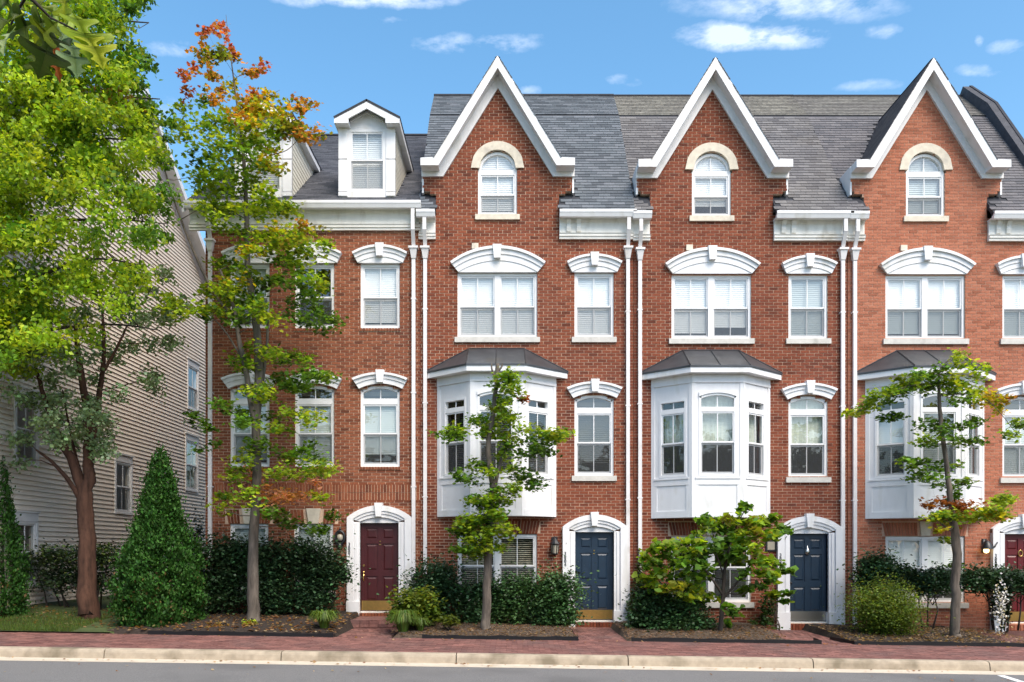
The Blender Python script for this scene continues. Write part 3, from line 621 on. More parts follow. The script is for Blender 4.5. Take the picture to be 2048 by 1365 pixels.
# ------------------------------------------------------------------ gabled house (template measured on the second house)
RB, RBZ, RR, RRZ = 2.65, 13.45, 3.8, 14.57      # break and ridge of the mansard
def gabled_house(dx, dz, brick, mort, shing, label, door, plate, knob, wreath, digits, lamp, k3, k3s, k2, kb, kg, kgr, zf, want, last=False):
    xL, xR = U(840) + dx, U(1267) + dx; xc = U(995) + dx
    h = thing('brick_townhouse', label, 'house', ((xL + xR) / 2, 0, zf))
    T = ID(dx, dz); X = lambda px: U(px) + dx; ZZ = lambda py: Z(py) + dz
    bl, br, sl, sr = X(872), X(1118), X(845), X(1147)
    z_e = ZZ(430); z_k = ZZ(388); z_s = ZZ(345); z_a = ZZ(176)
    ops = [rect_op(X(915), X(1074.5), ZZ(675), ZZ(546.5)), rect_op(X(1149), X(1227.5), ZZ(675), ZZ(546.5)), arch_op(X(1149), X(1227.5), ZZ(952), ZZ(799), ZZ(789.5) - ZZ(799)),
           rect_op(X(956), X(1034), ZZ(430), ZZ(342)), arch_op(X(953.5), X(1036.5), ZZ(342), ZZ(342), (X(1036.5) - X(953.5)) / 2), rect_op(X(915), X(1074), ZZ(1202), ZZ(1069.5)), rect_op(X(1150), X(1227.5), ZZ(1246), ZZ(1060)),
           rect_op(-.36 + dx - 1.25, -.36 + dx + 1.25, 2.75 + dz, 5.75 + dz)]
    def iv(z):
        if z < z_e: r = [(xL + .002, xR - .002)]
        elif z < z_k: r = [(bl, br)]
        elif z < z_k + .14: f = (z - z_k) / .14; r = [(bl + (sl - bl) * f ** .5, br + (sr - br) * f ** .5)]
        elif z < z_s: r = [(sl, sr)]
        else:
            f = (z_a + .05 - z) / (z_a + .05 - ZZ(353))
            if f <= 0: return []
            hw = (X(1106) - X(886)) / 2 * f + .1; r = [(xc - hw, xc + hw)]
        return sub_rects(r, ops, z)
    jz0, jz1 = ZZ(1068.5), ZZ(1041.5)
    wall = brick_wall(h, iv, [(X(908), X(1081), jz0, jz1), (X(1148), X(1230), ZZ(1258), ZZ(1244))], -.45, z_a + .03, brick, mort, (X(1190), want))
    soldiers(wall, X(914), X(1075), jz0 + .004, jz1 - .006, brick, fan=.07, gap=(X(983), X(1006)))
    k = MB(); k.prism([(X(986), jz0 + .002), (X(1003), jz0 + .002), (X(1006), jz1 + .02), (X(983), jz1 + .02)], -.03, .03); child('keystone', k, 'stone', wall)
    soldiers(wall, X(1148), X(1230), ZZ(1257), ZZ(1245), brick, name='rowlock_brick', y=-.1, w_=.075)
    # interior shell: party walls, floors, back wall
    sh = MB(); sh.box(xL + .003, xL + .12, .25, 8.2, zf - .3, 9.7); sh.box(xR - .12, xR - .003, .25, 8.2, zf - .3, 9.7); sh.box(xL + .12, xR - .12, 8.1, 8.2, zf - .3, 9.7); part('party_wall', sh, 'interior', h)
    for zz in (zf + .02, 2.55 + dz, 5.35 + dz, 9.62 + dz): fl = MB(); fl.box(xL + .125, xR - .125, .26, 8.05, zz - .1, zz); part('floor', fl, 'floor_slab', h)
    # windows
    win3_double(h, dx, dz, up=k3[0], low=k3[1], sill='limestone'); win3_single(h, dx, dz, up=k3s[0], low=k3s[1], sill='limestone'); win2_single(h, dx, dz, up=k2[0], low=k2[1], sill='limestone')
    win_gable(h, dx, dz, up=kg[0], low=kg[1], sill='stone')
    window(h, T, U(915), U(1074), Z(1202), Z(1069.5), double=True, zm=Z(1134), up=kgr[0], low=kgr[1], sill='limestone')
    bay(h, dx, dz, kb)
    v = MB(); v.box(X(944), X(957), -.05, .01, ZZ(499), ZZ(488)); part('wall_vent', v, 'stone', h)
    # cornices
    zg = 9.72 + dz
    c1 = cornice(h, xL - .03, bl, zg, capR=False); c2 = cornice(h, br, xR, zg, brk=(X(1137), X(1157)), capL=False)
    # main roof: lower steep slope, upper slope, back slope
    y0, zr0 = -.285, zg - .03; rb = (RB, RBZ + dz * .5); rr = (RR, RRZ + dz * .5)
    rf = MB()
    def rfq(xa, xb, ya, za, yb, zb_): rf.slab([(xa, ya, za), (xb, ya, za), (xb, yb, zb_), (xa, yb, zb_)], (0, -(zb_ - za), yb - ya), .09)
    sl_ = (rb[1] - zr0) / (rb[0] - y0); zw = zr0 + sl_ * (.27 - y0)
    rfq(xL - .03, bl, y0, zr0, .27, zw); rfq(br, xR - .002, y0, zr0, .27, zw); rfq(xL - .028, xR - .003, .27, zw, *rb); rfq(xL - .028, xR - .003, *rb, *rr); rfq(xL - .028, xR - .003, *rr, 8.3, 10.2)
    roof = part('roof', rf, 'roof_felt', h)
    gz = lambda px, py: (PX(px, -.36) + dx, PZ(py, -.36) + dz)
    ap = gz(995, 112); el = gz(868, 315); hwE = (ap[0] - el[0]); slope = (ap[1] - el[1]) / hwE
    def keep(c):
        if c.y < .02 and bl - .02 < c.x < br + .02: return False
        if c.y < .02 and (c.x < bl or c.x > br): return True
        if c.z < el[1]: return not (sl - .01 < c.x < sr + .01)
        return c.z > ap[1] - abs(c.x - ap[0]) * slope - .02
    shingles(roof, (xL - .028, y0 - .02, zr0 - .018), (1, 0, 0), (0, rb[0] - y0, rb[1] - zr0), xR - xL + .025, math.hypot(rb[0] - y0, rb[1] - zr0) + .03, shing, keep, near=(X(1200), .8, 11))
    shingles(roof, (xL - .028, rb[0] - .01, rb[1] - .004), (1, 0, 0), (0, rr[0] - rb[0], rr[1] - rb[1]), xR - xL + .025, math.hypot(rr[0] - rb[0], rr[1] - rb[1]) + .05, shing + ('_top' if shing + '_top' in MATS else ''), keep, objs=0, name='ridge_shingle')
    rc = MB(); rc.tube([(xL - .03, rr[0], rr[1] + .02), (xR, rr[0], rr[1] + .02)], [.045, .045], 6); child('ridge_cap', rc, 'roof_felt', roof)
    # cross gable: roof slabs, shingles, rake boards
    gx = MB(); zt_ = ap[1] - .015
    for s in (-1, 1):
        e = (ap[0] + s * hwE, el[1] - .015); gx.slab([(ap[0], -.362, zt_ + .02), (ap[0], 3.6, zt_ + .02), (e[0], 3.6, e[1]), (e[0], -.362, e[1])] if s > 0 else [(ap[0], -.362, zt_ + .02), (e[0], -.362, e[1]), (e[0], 3.6, e[1]), (ap[0], 3.6, zt_ + .02)], (s * slope, 0, 1), .07)
        gx.box(min(e[0], e[0] + s * .3), max(e[0], e[0] + s * .3), -.362, .9, e[1] - .05, e[1] + .005)
    gr = part('gable_roof', gx, 'roof_felt', h)
    for s in (-1, 1):
        e = Vector((ap[0] + s * hwE, -.385, el[1] - .012)); sdv = Vector((ap[0], -.385, zt_ + .022)) - e
        shingles(gr, e, (0, 1, 0), sdv, 3.2, sdv.length, shing, lambda c: c.z > zr0 + (c.y - y0) * sl_ - .05, objs=0, name='gable_shingle')
    fa = MB()
    outer = [gz(995, 112), gz(868, 315), gz(841, 316), gz(841, 331), gz(877, 331), gz(995.5, 136), gz(1113, 331), gz(1150, 331), gz(1150, 316), gz(1122, 315)]
    fa.prism(outer, -.37, -.335); ra = part('rake_board', fa, 'white', h)
    so = MB()
    for s in (-1, 1):
        a0 = (ap[0], ap[1] - .155); e = (ap[0] + s * hwE, el[1] - .155)
        so.slab([(a0[0], -.336, a0[1]), (e[0], -.336, e[1]), (e[0], .02, e[1]), (a0[0], .02, a0[1])], (s * slope, 0, 1), .06)
        x0, x1 = sorted((gz(841, 0)[0], gz(877, 0)[0])) if s < 0 else sorted((gz(1113, 0)[0], gz(1150, 0)[0]))
        so.box(x0 + .002, x1 - .002, -.336, .01, gz(0, 331)[1] + .002, gz(0, 316)[1] - .004)
    child('rake_soffit', so, 'white', ra)
    bd = MB(); q = lambda px, py: (PX(px, -.05) + dx, PZ(py, -.05) + dz)
    rl_ = lambda s: (ap[0] + s * hwE, el[1] - .2)
    bd.prism([q(886, 353), q(843, 353), q(843, 330), rl_(-1), (ap[0], ap[1] - .2), rl_(1), q(1149, 330), q(1149, 353), q(1106, 353), q(996, 176)], -.055, .015); child('frieze_board', bd, 'white', ra)
    for x in (sl - .012, sr - .03):
        ck = MB(); ck.box(x, x + .042, .0, 1.25, z_k + .02, el[1] - .01); child('cheek_board', ck, 'white', ra)
    # downspouts
    pipe_run(h, X(851), zg - .1, ZZ(520), zf + .06); pipe_run(h, X(1255), zg - .1, ZZ(520), zf + .0, elbow=.25 if digits == '3886' else None)
    zb = door_set(h, dx, dz, door, plate, wreath, knob, digits); lantern(h, dx, dz, lamp)
    st = MB(); st.box(X(1147), X(1231), -.2, .0, zf - .3, ZZ(1258) + .0); part('door_step', st, 'paver', h, rnd=True)
    if last:
        pw = MB(); xa, xb = X(1243), X(1264)
        prof = [(-.25, zr0 - .1), (-.25, zr0 + .25), (rb[0] - .12, rb[1] + .27), (rr[0] - .05, rr[1] + .27), (8.2, 10.6), (8.2, 9.8)]
        pw.add([(xa, y, z) for y, z in prof] + [(xb, y, z) for y, z in prof], [tuple(range(6)), tuple(range(11, 5, -1))] + [(i, 6 + i, 6 + (i + 1) % 6, (i + 1) % 6) for i in range(6)]); po = part('fire_parapet', pw, 'parapet', h)
        cp = MB(); 
        for i in (1, 2, 3): 
            p, q_ = prof[i], prof[i + 1]; cp.slab([(xb - .06, p[0], p[1] + .03), (xb + .02, p[0], p[1] + .03), (xb + .02, q_[0], q_[1] + .03), (xb - .06, q_[0], q_[1] + .03)], (0, -(q_[1] - p[1]), q_[0] - p[0]), .04)
        child('coping', cp, 'roof_felt', po)
    return h
DX = 428 / SC
MATS['shingle_c_top'] = rmat('shingle_c_top', [(0, (.145, .138, .122)), (.5, (.18, .172, .150)), (1, (.215, .205, .178))], .9, .35, 12, .5, 200, big=.5, bigcol=(.12, .11, .105), bigscale=1.2)  # upper slope shingles: warm sunlight painted into a lighter copy of the colour
MATS['shingle_d_top'] = rmat('shingle_d_top', [(0, (.135, .130, .120)), (.5, (.165, .158, .145)), (1, (.195, .187, .17))], .9, .35, 12, .5, 200, big=.5, bigcol=(.12, .11, .11), bigscale=1.2)  # same sunlit tone put into the last roof's upper shingles
gabled_house(0, 0, 'brick_b', 'mortar', 'shingle_b', 'dark red brick gabled townhouse with blue door, bay and brass kick plate', 'door_blue', 'brass', 'black_metal', None, '3884', 'box',
             ('white', 'white'), ('white', 'white'), ('dark', 'dark'), [('dark', 'dark')] * 3, ('white', 'white'), ('open', 'open'), 0.0, 4.6)
gabled_house(DX, -.035, 'brick_c', 'mortar', 'shingle_c', 'dark red brick gabled townhouse with blue door, silver kick plate and knocker', 'door_blue', 'steel', 'black_metal', 'star', '3886', 'plaque',
             ('white', 'white'), ('grey', 'grey'), ('green', None), [('green', None), ('green', None), ('green', None)], ('white', 'white'), (None, None), -.02, 4.6)
gabled_house(2 * DX, -.045, 'brick_d', 'mortar_d', 'shingle_d', 'light orange brick gabled townhouse with crimson door and roof parapet', 'door_crimson', 'brass', 'brass', 'ring', '3888', 'lit',
             ('white', 'grey'), ('white', 'grey'), ('grey', 'grey'), [('white', 'dark'), ('grey', 'grey'), ('dark', 'grey')], ('grey', 'grey'), ('white', 'white'), -.08, 7.0, last=True)

# ------------------------------------------------------------------ first house (flat eaves, two dormers)
def dormer_house():
    dz = 18.3 / SC; xL, xR = U(411), U(840); zf = .25
    h = thing('brick_townhouse', 'flat-fronted brick townhouse with white roof dormers and maroon door', 'house', ((xL + xR) / 2, 0, zf))
    cols = [-428 / SC, -559 / SC, -688.5 / SC]
    ops = []
    for c in cols:
        ops.append(rect_op(U(1149) + c, U(1227.5) + c, Z(675) + dz, Z(546.5) + dz)); ops.append(arch_op(U(1149) + c, U(1227.5) + c, Z(952) + dz, Z(799) + dz, Z(789.5) - Z(799)))
    gw = [(U(460), U(536.5)), (U(588), U(666.5))]; gz0, gz1 = Z(1184), Z(1049)
    for a, b in gw: ops.append(rect_op(a, b, gz0, gz1))
    ops.append(rect_op(U(1150) - 429.5 / SC, U(1227.5) - 429.5 / SC, Z(1246) + dz, Z(1060) + dz))
    zt = Z(455)
    iv = lambda z: sub_rects([(xL, xR - .003)], ops, z)
    sz0, sz1 = Z(1002), Z(969); jz0, jz1 = Z(1048), Z(1019)
    blocked = [(xL, xR, sz0, sz1)] + [(a - .12, b + .12, jz0, jz1) for a, b in gw] + [(U(1149) + c - .03, U(1227.5) + c + .03, z - .075, z) for c in cols for z in (Z(675) + dz, Z(952) + dz)] + [(U(718), U(801), Z(1258) + dz, Z(1244) + dz)]
    wall = brick_wall(h, iv, blocked, -.3, zt + .1, 'brick_a', 'mortar', (U(740), 6.3))
    mid = (sz0 + sz1) / 2
    soldiers(wall, xL + .01, xR - .01, sz0 + .006, mid - .004, 'brick_a'); soldiers(wall, xL + .01, xR - .01, mid + .006, sz1 - .004, 'brick_a')
    for a, b in gw:
        c = (a + b) / 2; soldiers(wall, a - .04, b + .04, jz0 + .005, jz1 - .006, 'brick_a', fan=.12, gap=(c - .17, c + .17))
        k = MB(); k.prism([(c - .11, jz0 + .002), (c + .11, jz0 + .002), (c + .17, jz1 + .02), (c - .17, jz1 + .02)], -.03, .03); child('keystone', k, 'stone', wall)
    for c in cols:
        for z in (Z(675) + dz, Z(952) + dz): soldiers(wall, U(1149) + c - .025, U(1227.5) + c + .025, z - .07, z - .006, 'brick_a', name='rowlock_brick', y=-.025)
    soldiers(wall, U(718), U(801), Z(1257) + dz, Z(1245) + dz, 'brick_a', name='rowlock_brick', y=-.1, w_=.075)
    sh = MB(); sh.box(xL + .003, xL + .12, .25, 13.0, zf - .3, 9.7); sh.box(xR - .12, xR - .004, .25, 13.0, zf - .3, 9.7); sh.box(xL + .12, xR - .12, 12.9, 13.0, zf - .3, 9.7)
    ga = [(0.0, 9.7), (6.6, 14.6), (13, 9.9)]
    sh.add([(xL + .01, y, z) for y, z in ga] + [(xL + .12, y, z) for y, z in ga], [(0, 1, 2), (3, 5, 4), (0, 3, 4, 1), (1, 4, 5, 2), (2, 5, 3, 0)])
    part('side_wall', sh, 'brick_a', h)
    for zz in (zf + .02, 2.8, 5.6, 9.72): fl = MB(); fl.box(xL + .125, xR - .125, .26, 12.8, zz - .1, zz); part('floor', fl, 'floor_slab', h)
    for i, c in enumerate(cols):
        win3_single(h, c, dz, up=('white', None, 'grey')[i], low=('white', None, 'grey')[i]); win2_single(h, c, dz, up='grey', low='grey')
    for a, b in gw: window(h, ID(), a, b, gz0, gz1, up='grey', low='grey', sill='limestone')
    door_set(h, -429.5 / SC, dz, 'door_red', 'brass', None, 'brass', '3882'); lantern(h, -429.5 / SC, dz, 'oval')
    # eaves
    zg = 9.925
    cornice(h, U(411) - .36, xR + .02, zg, drop=.46)
    ret = MB(); ret.add([(xL - .34, -.2, zg - .14), (xL - .34, 1.2, zg - .14), (xL - .34, 1.2, zg + .75), (xL, -.2, zg - .14), (xL, 1.2, zg - .14), (xL, 1.2, zg + .75)], [(0, 1, 2), (3, 5, 4), (0, 3, 4, 1), (1, 4, 5, 2), (0, 2, 5, 3)]); part('eave_return', ret, 'white', h)
    y0, z0, yr = -.285, zg - .03, 6.6; sl = .72; zr = z0 + sl * (yr - y0)
    rf = MB(); xa, xb = xL - .38, xR - .004
    for (a, b, c, d) in ((y0, z0, yr, zr), (yr, zr, 13.4, z0)): rf.slab([(xa, a, b), (xb, a, b), (xb, c, d), (xa, c, d)], (0, -(d - b), c - a), .09)
    roof = part('roof', rf, 'roof_felt', h)
    rk = MB(); rk.slab([(xa - .02, y0 - .02, z0 - .03), (xa - .02, yr, zr - .03), (xa - .02, yr, zr - .25), (xa - .02, y0 - .02, z0 - .25)], (1, 0, 0), .03); rk.slab([(xa, y0, z0 - .115), (xL, y0, z0 - .115), (xL, yr, zr - .115), (xa, yr, zr - .115)], (0, -sl, 1), .02); part('rake_board', rk, 'white', h)
    dc = [733.5, 526.5]; wl = (U(789.6) - U(678.7)) / 2
    def keep(c):
        for d in dc:
            if abs(c.x - U(d)) < wl - .02 and .02 < c.y < 2.2: return False
        return True
    shingles(roof, (xa, y0 - .02, z0 - .014), (1, 0, 0), (0, 1, sl), xb - xa, math.hypot(yr - y0, zr - z0), 'shingle_a', keep, near=(U(640), 1, 11))
    rc = MB(); rc.tube([(xa, yr, zr + .02), (xb, yr, zr + .02)], [.05, .05], 6); child('ridge_cap', rc, 'roof_felt', roof)
    for d in dc:
        o = U(d) - U(733.5); X = lambda px, y=0: PX(px, y) + o
        w0, w1 = X(678.7), X(789.6); zb, ze = Z(395), Z(246); wu0, wu1, wz0, wz1 = X(697), X(771), Z(384), Z(259)
        f = MB(); f.box(w0, wu0, 0, .1, zb, ze); f.box(wu1, w1, 0, .1, zb, ze); f.box(wu0, wu1, .001, .1, zb, wz0); f.box(wu0, wu1, .001, .1, wz1, ze); f.prism([(w0, ze), (w1, ze), ((w0 + w1) / 2, ze + (w1 - w0) * .27)], 0, .1)
        dm = part('dormer', f, 'white', h)
        for a, b in ((w0 - .015, wu0 - .02), (wu1 + .02, w1 + .015)):
            tr = MB()
            for za, zb_ in ((zb + .02, Z(386)), (Z(384), Z(321)), (Z(318.5), Z(258)), (Z(256), Z(247))): tr.box(a, b, -.03 - (.012 if zb_ - za < .2 else 0), .01, za, zb_)
            child('pilaster', tr, 'white', dm)
        wdw = window(dm, ID(), wu0, wu1, wz0, wz1, up='white', low='white', zm=Z(322), name='window_frame', d0=.0)
        for ch in list(wdw.children): ch.parent = dm; ch.location = (0, 0, 0)
        wdw.location = (0, 0, 0)
        # pediment
        y1 = -.24; q = lambda px, py: (X(px, y1), PZ(py, y1)); pd = MB()
        pd.prism([q(668.5, 236), q(733.3, 202.5), q(799, 236), q(799, 247), q(771, 247), q(771, 238), q(733.3, 218), q(697, 238), q(697, 247), q(668.5, 247)], y1 - .02, y1 + .02)
        pd.box(q(668.5, 0)[0] + .004, q(697, 0)[0] - .004, y1, .0, q(0, 247)[1] + .003, q(0, 240)[1]); pd.box(q(771, 0)[0] + .004, q(799, 0)[0] - .004, y1, .0, q(0, 247)[1] + .003, q(0, 240)[1])
        pd.prism([(X(700, -.04), PZ(240, -.04)), (X(733.3, -.04), PZ(222, -.04)), (X(767, -.04), PZ(240, -.04)), (X(767, -.04), PZ(244, -.04)), (X(733.3, -.04), PZ(226, -.04)), (X(700, -.04), PZ(244, -.04))], -.045, .005)
        child('pediment', pd, 'white', dm)
        rm = MB(); ap = q(733.3, 201); 
        for s, e in ((-1, q(667, 236)), (1, q(800.5, 236))):
            pts = [(ap[0], y1 - .03, ap[1] + .02), (e[0], y1 - .03, e[1] + .02), (e[0], 2.45, e[1] + .02), (ap[0], 3.2, ap[1] + .02)]
            rm.slab(pts if s < 0 else pts[::-1], (s * .5, 0, 1), .05)
        child('dormer_roof', rm, 'roof_felt', dm)
        zev = q(0, 236)[1]
        for x, a, b in ((q(668.5, 0)[0], q(668.5, 0)[0] + .03, w0), (q(799, 0)[0] - .03, w1, q(799, 0)[0] - .03)):
            ev = MB(); ev.box(x, x + .03, y1 + .021, 2.3, zev - .13, zev - .01); ev.box(a, b, y1 + .021, 2.3, zev - .13, zev - .11); child('dormer_fascia', ev, 'white', dm)
        # siding on the cheeks
        for sx, s in ((w0, -1), (w1, 1)):
            core = MB(); yb = (ze - .02 - z0) / sl + y0; core.add([(sx - s * .03, .1, zb - .1), (sx - s * .03, yb, ze), (sx - s * .03, .1, ze), (sx - s * .004, .1, zb - .1), (sx - s * .004, yb, ze), (sx - s * .004, .1, ze)], [(0, 1, 2), (3, 5, 4), (0, 3, 4, 1), (1, 4, 5, 2), (2, 5, 3, 0)]); child('cheek', core, 'cream', dm)
            z = zb + .02
            while z < ze - .05:
                ye = min((z + .1 - z0) / sl + y0 + .05, yb + .05); m_ = MB()
                m_.add([(sx + s * .016, .09, z), (sx + s * .016, ye, z), (sx + s * .003, ye, z + .12), (sx + s * .003, .09, z + .12), (sx, .09, z), (sx, ye, z)], [(0, 1, 2, 3), (0, 4, 5, 1)]); child('siding_board', m_, 'siding_cream', dm, fix=False); z += .118
    pipe_run(h, U(828), zg - .1, Z(520), .3); pipe_run(h, U(422.5), zg - .1, Z(505), .3)
    # landing step
    return h
dormer_house()

# ------------------------------------------------------------------ neighbouring sided house
def neighbour():
    NX = -11.0; e = .1143; y0, y1, zb = -2.7, 10.5, .45
    h = thing('sided_house', 'tan vinyl sided house with gable end beside the lawn', 'house', (NX - 4, 4, .4))
    T = lambda u, d, z: (NX - d, u, z)
    dp = lambda px: 11.0 * FPX / (1024 - px) - DIST
    zz = lambda px, py: CAMZ + (HOR - py) * (dp(px) + DIST) / FPX
    wins = []
    for (pa, pb, z0, z1) in ((229.5, 261, zz(260, 1027), zz(262, 929)), (370.5, 394, zz(384, 981), zz(384, 884)), (374.5, 395, zz(384, 819), zz(384, 735)), (27, 71, 1.05, zz(60, 1044)), (29, 73, zz(60, 927), zz(60, 927) + 1.45)):
        wins.append((dp(pa), dp(pb), z0, z1))
    yr, ze1, sl = 4.5, 11.35, .655; zr = ze1 + sl * (y1 - yr); top = lambda y: zr - sl * abs(y - yr) - .1
    ops = [rect_op(*w_) for w_ in wins]
    core = MB(); n = int((zr - zb) / e)
    for i in range(n):
        z = zb + i * e; zc = z + e / 2
        if zc > top(y0): a = yr - (zr - .1 - zc) / sl
        else: a = y0
        b = y1 if zc < top(y1) else yr + (zr - .1 - zc) / sl
        if b <= a + .1: continue
        for (s0, s1) in sub_rects([(a, b)], ops, zc): core.box(s0, s1, .022, .15, z, z + e, T)
    wl = part('wall', core, 'siding', h, fix=False)
    for i in range(n):
        z = zb + i * e; zc = z + e / 2
        a = y0 if zc < top(y0) else yr - (zr - .1 - zc) / sl
        b = y1 if zc < top(y1) else yr + (zr - .1 - zc) / sl
        if b <= a + .1: continue
        for (s0, s1) in sub_rects([(a, b)], ops, zc):
            m_ = MB(); vs = [(s0, -.022, z), (s1, -.022, z), (s1, .004, z + e * .95), (s0, .004, z + e * .95), (s0, .024, z - .0), (s1, .024, z - .0)]
            m_.add([T(*p) for p in vs], [(0, 1, 2, 3), (0, 4, 5, 1)]); child('siding_board', m_, 'siding', wl, fix=False)
    for (a, b, z0, z1) in wins:
        wd = window(h, T, a, b, z0, z1, up='open', low=None, d0=-.03, fw=.05)
        c = MB(); c.box(a - .045, b + .045, -.045, .02, z1 + .001, z1 + .2, T); c.box(a - .08, b + .08, -.075, .02, z1 + .2, z1 + .235, T); part('head_trim', c, 'white', wd).location = (0, 0, 0)
        c = MB(); c.box(a - .045, a, -.04, .02, z0 - .05, z1, T); c.box(b, b + .045, -.04, .02, z0 - .05, z1, T); c.box(a, b, -.041, .02, z0 - .05, z0, T); part('casing', c, 'white', wd).location = (0, 0, 0)
    cb = MB(); cb.box(y1 - .1, y1 + .02, -.03, .03, zb, top(y1) + .02, T); part('corner_board', cb, 'white', h)
    bd = MB(); bd.box(NX - 8, NX - .16, y0, y0 + .2, zb - .3, 10.0); bd.box(NX - 8, NX - .16, y1 - .2, y1 - .002, zb - .3, 10.9); bd.box(NX - 8.2, NX - 8, y0, y1, zb - .3, 10.0); bd.box(NX - .16, NX - .005, y0, y1, -.6, zb - .002); part('far_wall', bd, 'siding', h)
    rf = MB(); ov = .42
    for (ya, yb) in ((y0 - .4, yr), (y1 + .4, yr)):
        za = zr - sl * abs(ya - yr); pts = [(NX - 8.4, ya, za), (NX + ov, ya, za), (NX + ov, yr, zr), (NX - 8.4, yr, zr)]
        rf.slab(pts if ya < yr else pts[::-1], (0, (-1 if ya < yr else 1) * sl, 1), .1)
    part('roof', rf, 'roof_felt', h)
    rk = MB(); so = MB()
    for (ya, yb) in ((y0 - .4, yr), (y1 + .4, yr)):
        za = zr - sl * abs(ya - yr)
        rk.slab([(NX + ov + .025, ya, za - .02), (NX + ov + .025, yb, zr - .02), (NX + ov + .025, yb, zr - .26), (NX + ov + .025, ya, za - .26)], (1, 0, 0), .024)
        so.slab([(NX + .0, ya, za - .14), (NX + ov, ya, za - .14), (NX + ov, yb, zr - .14), (NX + .0, yb, zr - .14)], (0, 0, 1), .02)
        rk.slab([(NX + .03, ya, za - .16), (NX + .03, yb, zr - .16), (NX + .03, yb, zr - .42), (NX + .03, ya, za - .42)], (1, 0, 0), .025)
    zl = ze1 - sl * .4; rk.box(NX - .05, NX + ov + .02, y1 - .08, y1 + .42, zl - .42, zl - .14); rk.tube([(NX + ov, y1 + .44, zl - .02), (NX - 8, y1 + .44, zl - .02)], [.07, .07], 8)
    part('rake_board', rk, 'white', h); part('soffit', so, 'white', h)
neighbour()

# ------------------------------------------------------------------ ground, road, kerb, pavement
SX = lambda x: -.0143 * max(-26, min(26, x))
XS = [-90, -26] + list(np.arange(-20, 21, 2.0)) + [26, 90]
def strip(mb, prof, xs=XS):
    for (a, za), (b, zb_) in zip(prof[:-1], prof[1:]):
        for x0, x1 in zip(xs[:-1], xs[1:]):
            mb.add([(x0, a, za + SX(x0)), (x1, a, za + SX(x1)), (x1, b, zb_ + SX(x1)), (x0, b, zb_ + SX(x0))], [(0, 1, 2, 3)])
g = MB(); g.add([(-900, -900, -1.4), (900, -900, -1.4), (900, 900, -1.4), (-900, 900, -1.4)], [(0, 1, 2, 3)]); struct('ground', g, 'ground', fix=False)
g = MB(); strip(g, [(-16.62, -.15), (-11, -.09), (-5.55, -.135)]); struct('road', g, 'asphalt', fix=False)
g = MB(); strip(g, [(-70, .1), (-18.0, .0), (-16.75, -.01)]); struct('far_verge', g, 'turf', fix=False)
g = MB(); strip(g, [(-16.76, -.005), (-16.62, -.005), (-16.60, -.30)]); struct('far_kerb', g, 'concrete', fix=False)
kb = MB(); strip(kb, [(-5.63, -.1315), (-5.29, -.118)]); kb = struct('gutter_pan', kb, 'gutter_pan', fix=False)
kj = [PX(v, -5.2) for v in (565, 913, 1255, 1623, 1974)]; st_ = 3.03
kx = [kj[0] - st_ * 2, kj[0] - st_] + kj + [kj[-1] + st_, kj[-1] + 2 * st_]; kx = [-90, kx[0] - 6.0] + kx + [kx[-1] + 6, 90]
kr = MB(); strip(kr, [(-5.29, -.4), (-5.12, -.4)]); kr = struct('kerb', kr, 'concrete', fix=False)
for a, b in zip(kx[:-1], kx[1:]):
    m_ = MB(); prof = [(-5.30, -.40), (-5.30, -.119), (-5.285, -.02), (-5.27, .015), (-5.245, .033), (-5.21, .038), (-5.10, .040), (-5.10, -.40)]
    n = len(prof); A = a + .009; B = b - .009
    m_.add([(x, y, z + SX(x)) for x in (A, B) for y, z in prof], [tuple(range(n)), tuple(range(2 * n - 1, n - 1, -1))] + [(i, n + i, n + (i + 1) % n, (i + 1) % n) for i in range(n)])
    link('kerb_stone', m_.mesh('kerb_stone', 'concrete'), kr)
SW = lambda x, y: .040 + (y + 5.1) * .010 + SX(x)
g = MB(); strip(g, [(-5.105, .026), (-3.02, .046)]); pv = struct('pavement', g, 'paver_joint', fix=False)
def pavers(x0, x1, y0, y1, zf, seed=0, bl=.2, bw=.1, herring=False):
    m_ = MB(); rnd = random.Random(seed); y = y0; i = 0
    while y < y1 - .02:
        x = x0 - (i % 2) * bl / 2
        while x < x1:
            a, b = max(x0, x), min(x1, x + bl - .006); x += bl
            if b - a < .03: continue
            c, d = y, min(y1, y + bw - .006); dz = rnd.uniform(-.003, .003); tl = rnd.uniform(-.002, .002)
            zs = [zf(a, c) + dz, zf(b, c) + dz + tl, zf(b, d) + dz, zf(a, d) + dz - tl]
            v = [(a, c, zs[0]), (b, c, zs[1]), (b, d, zs[2]), (a, d, zs[3])]
            m_.add(v + [(p[0], p[1], p[2] - .02) for p in v[:2]], [(0, 1, 2, 3), (1, 0, 4, 5)], rnd.random())
        y += bw; i += 1
    return m_
o = link('paving_bricks', pavers(-16, 15, -5.095, -3.03, lambda x, y: SW(x, y)).mesh('paving_bricks', 'paver', fix=False, rnd=True), pv); o['kind'] = 'stuff'
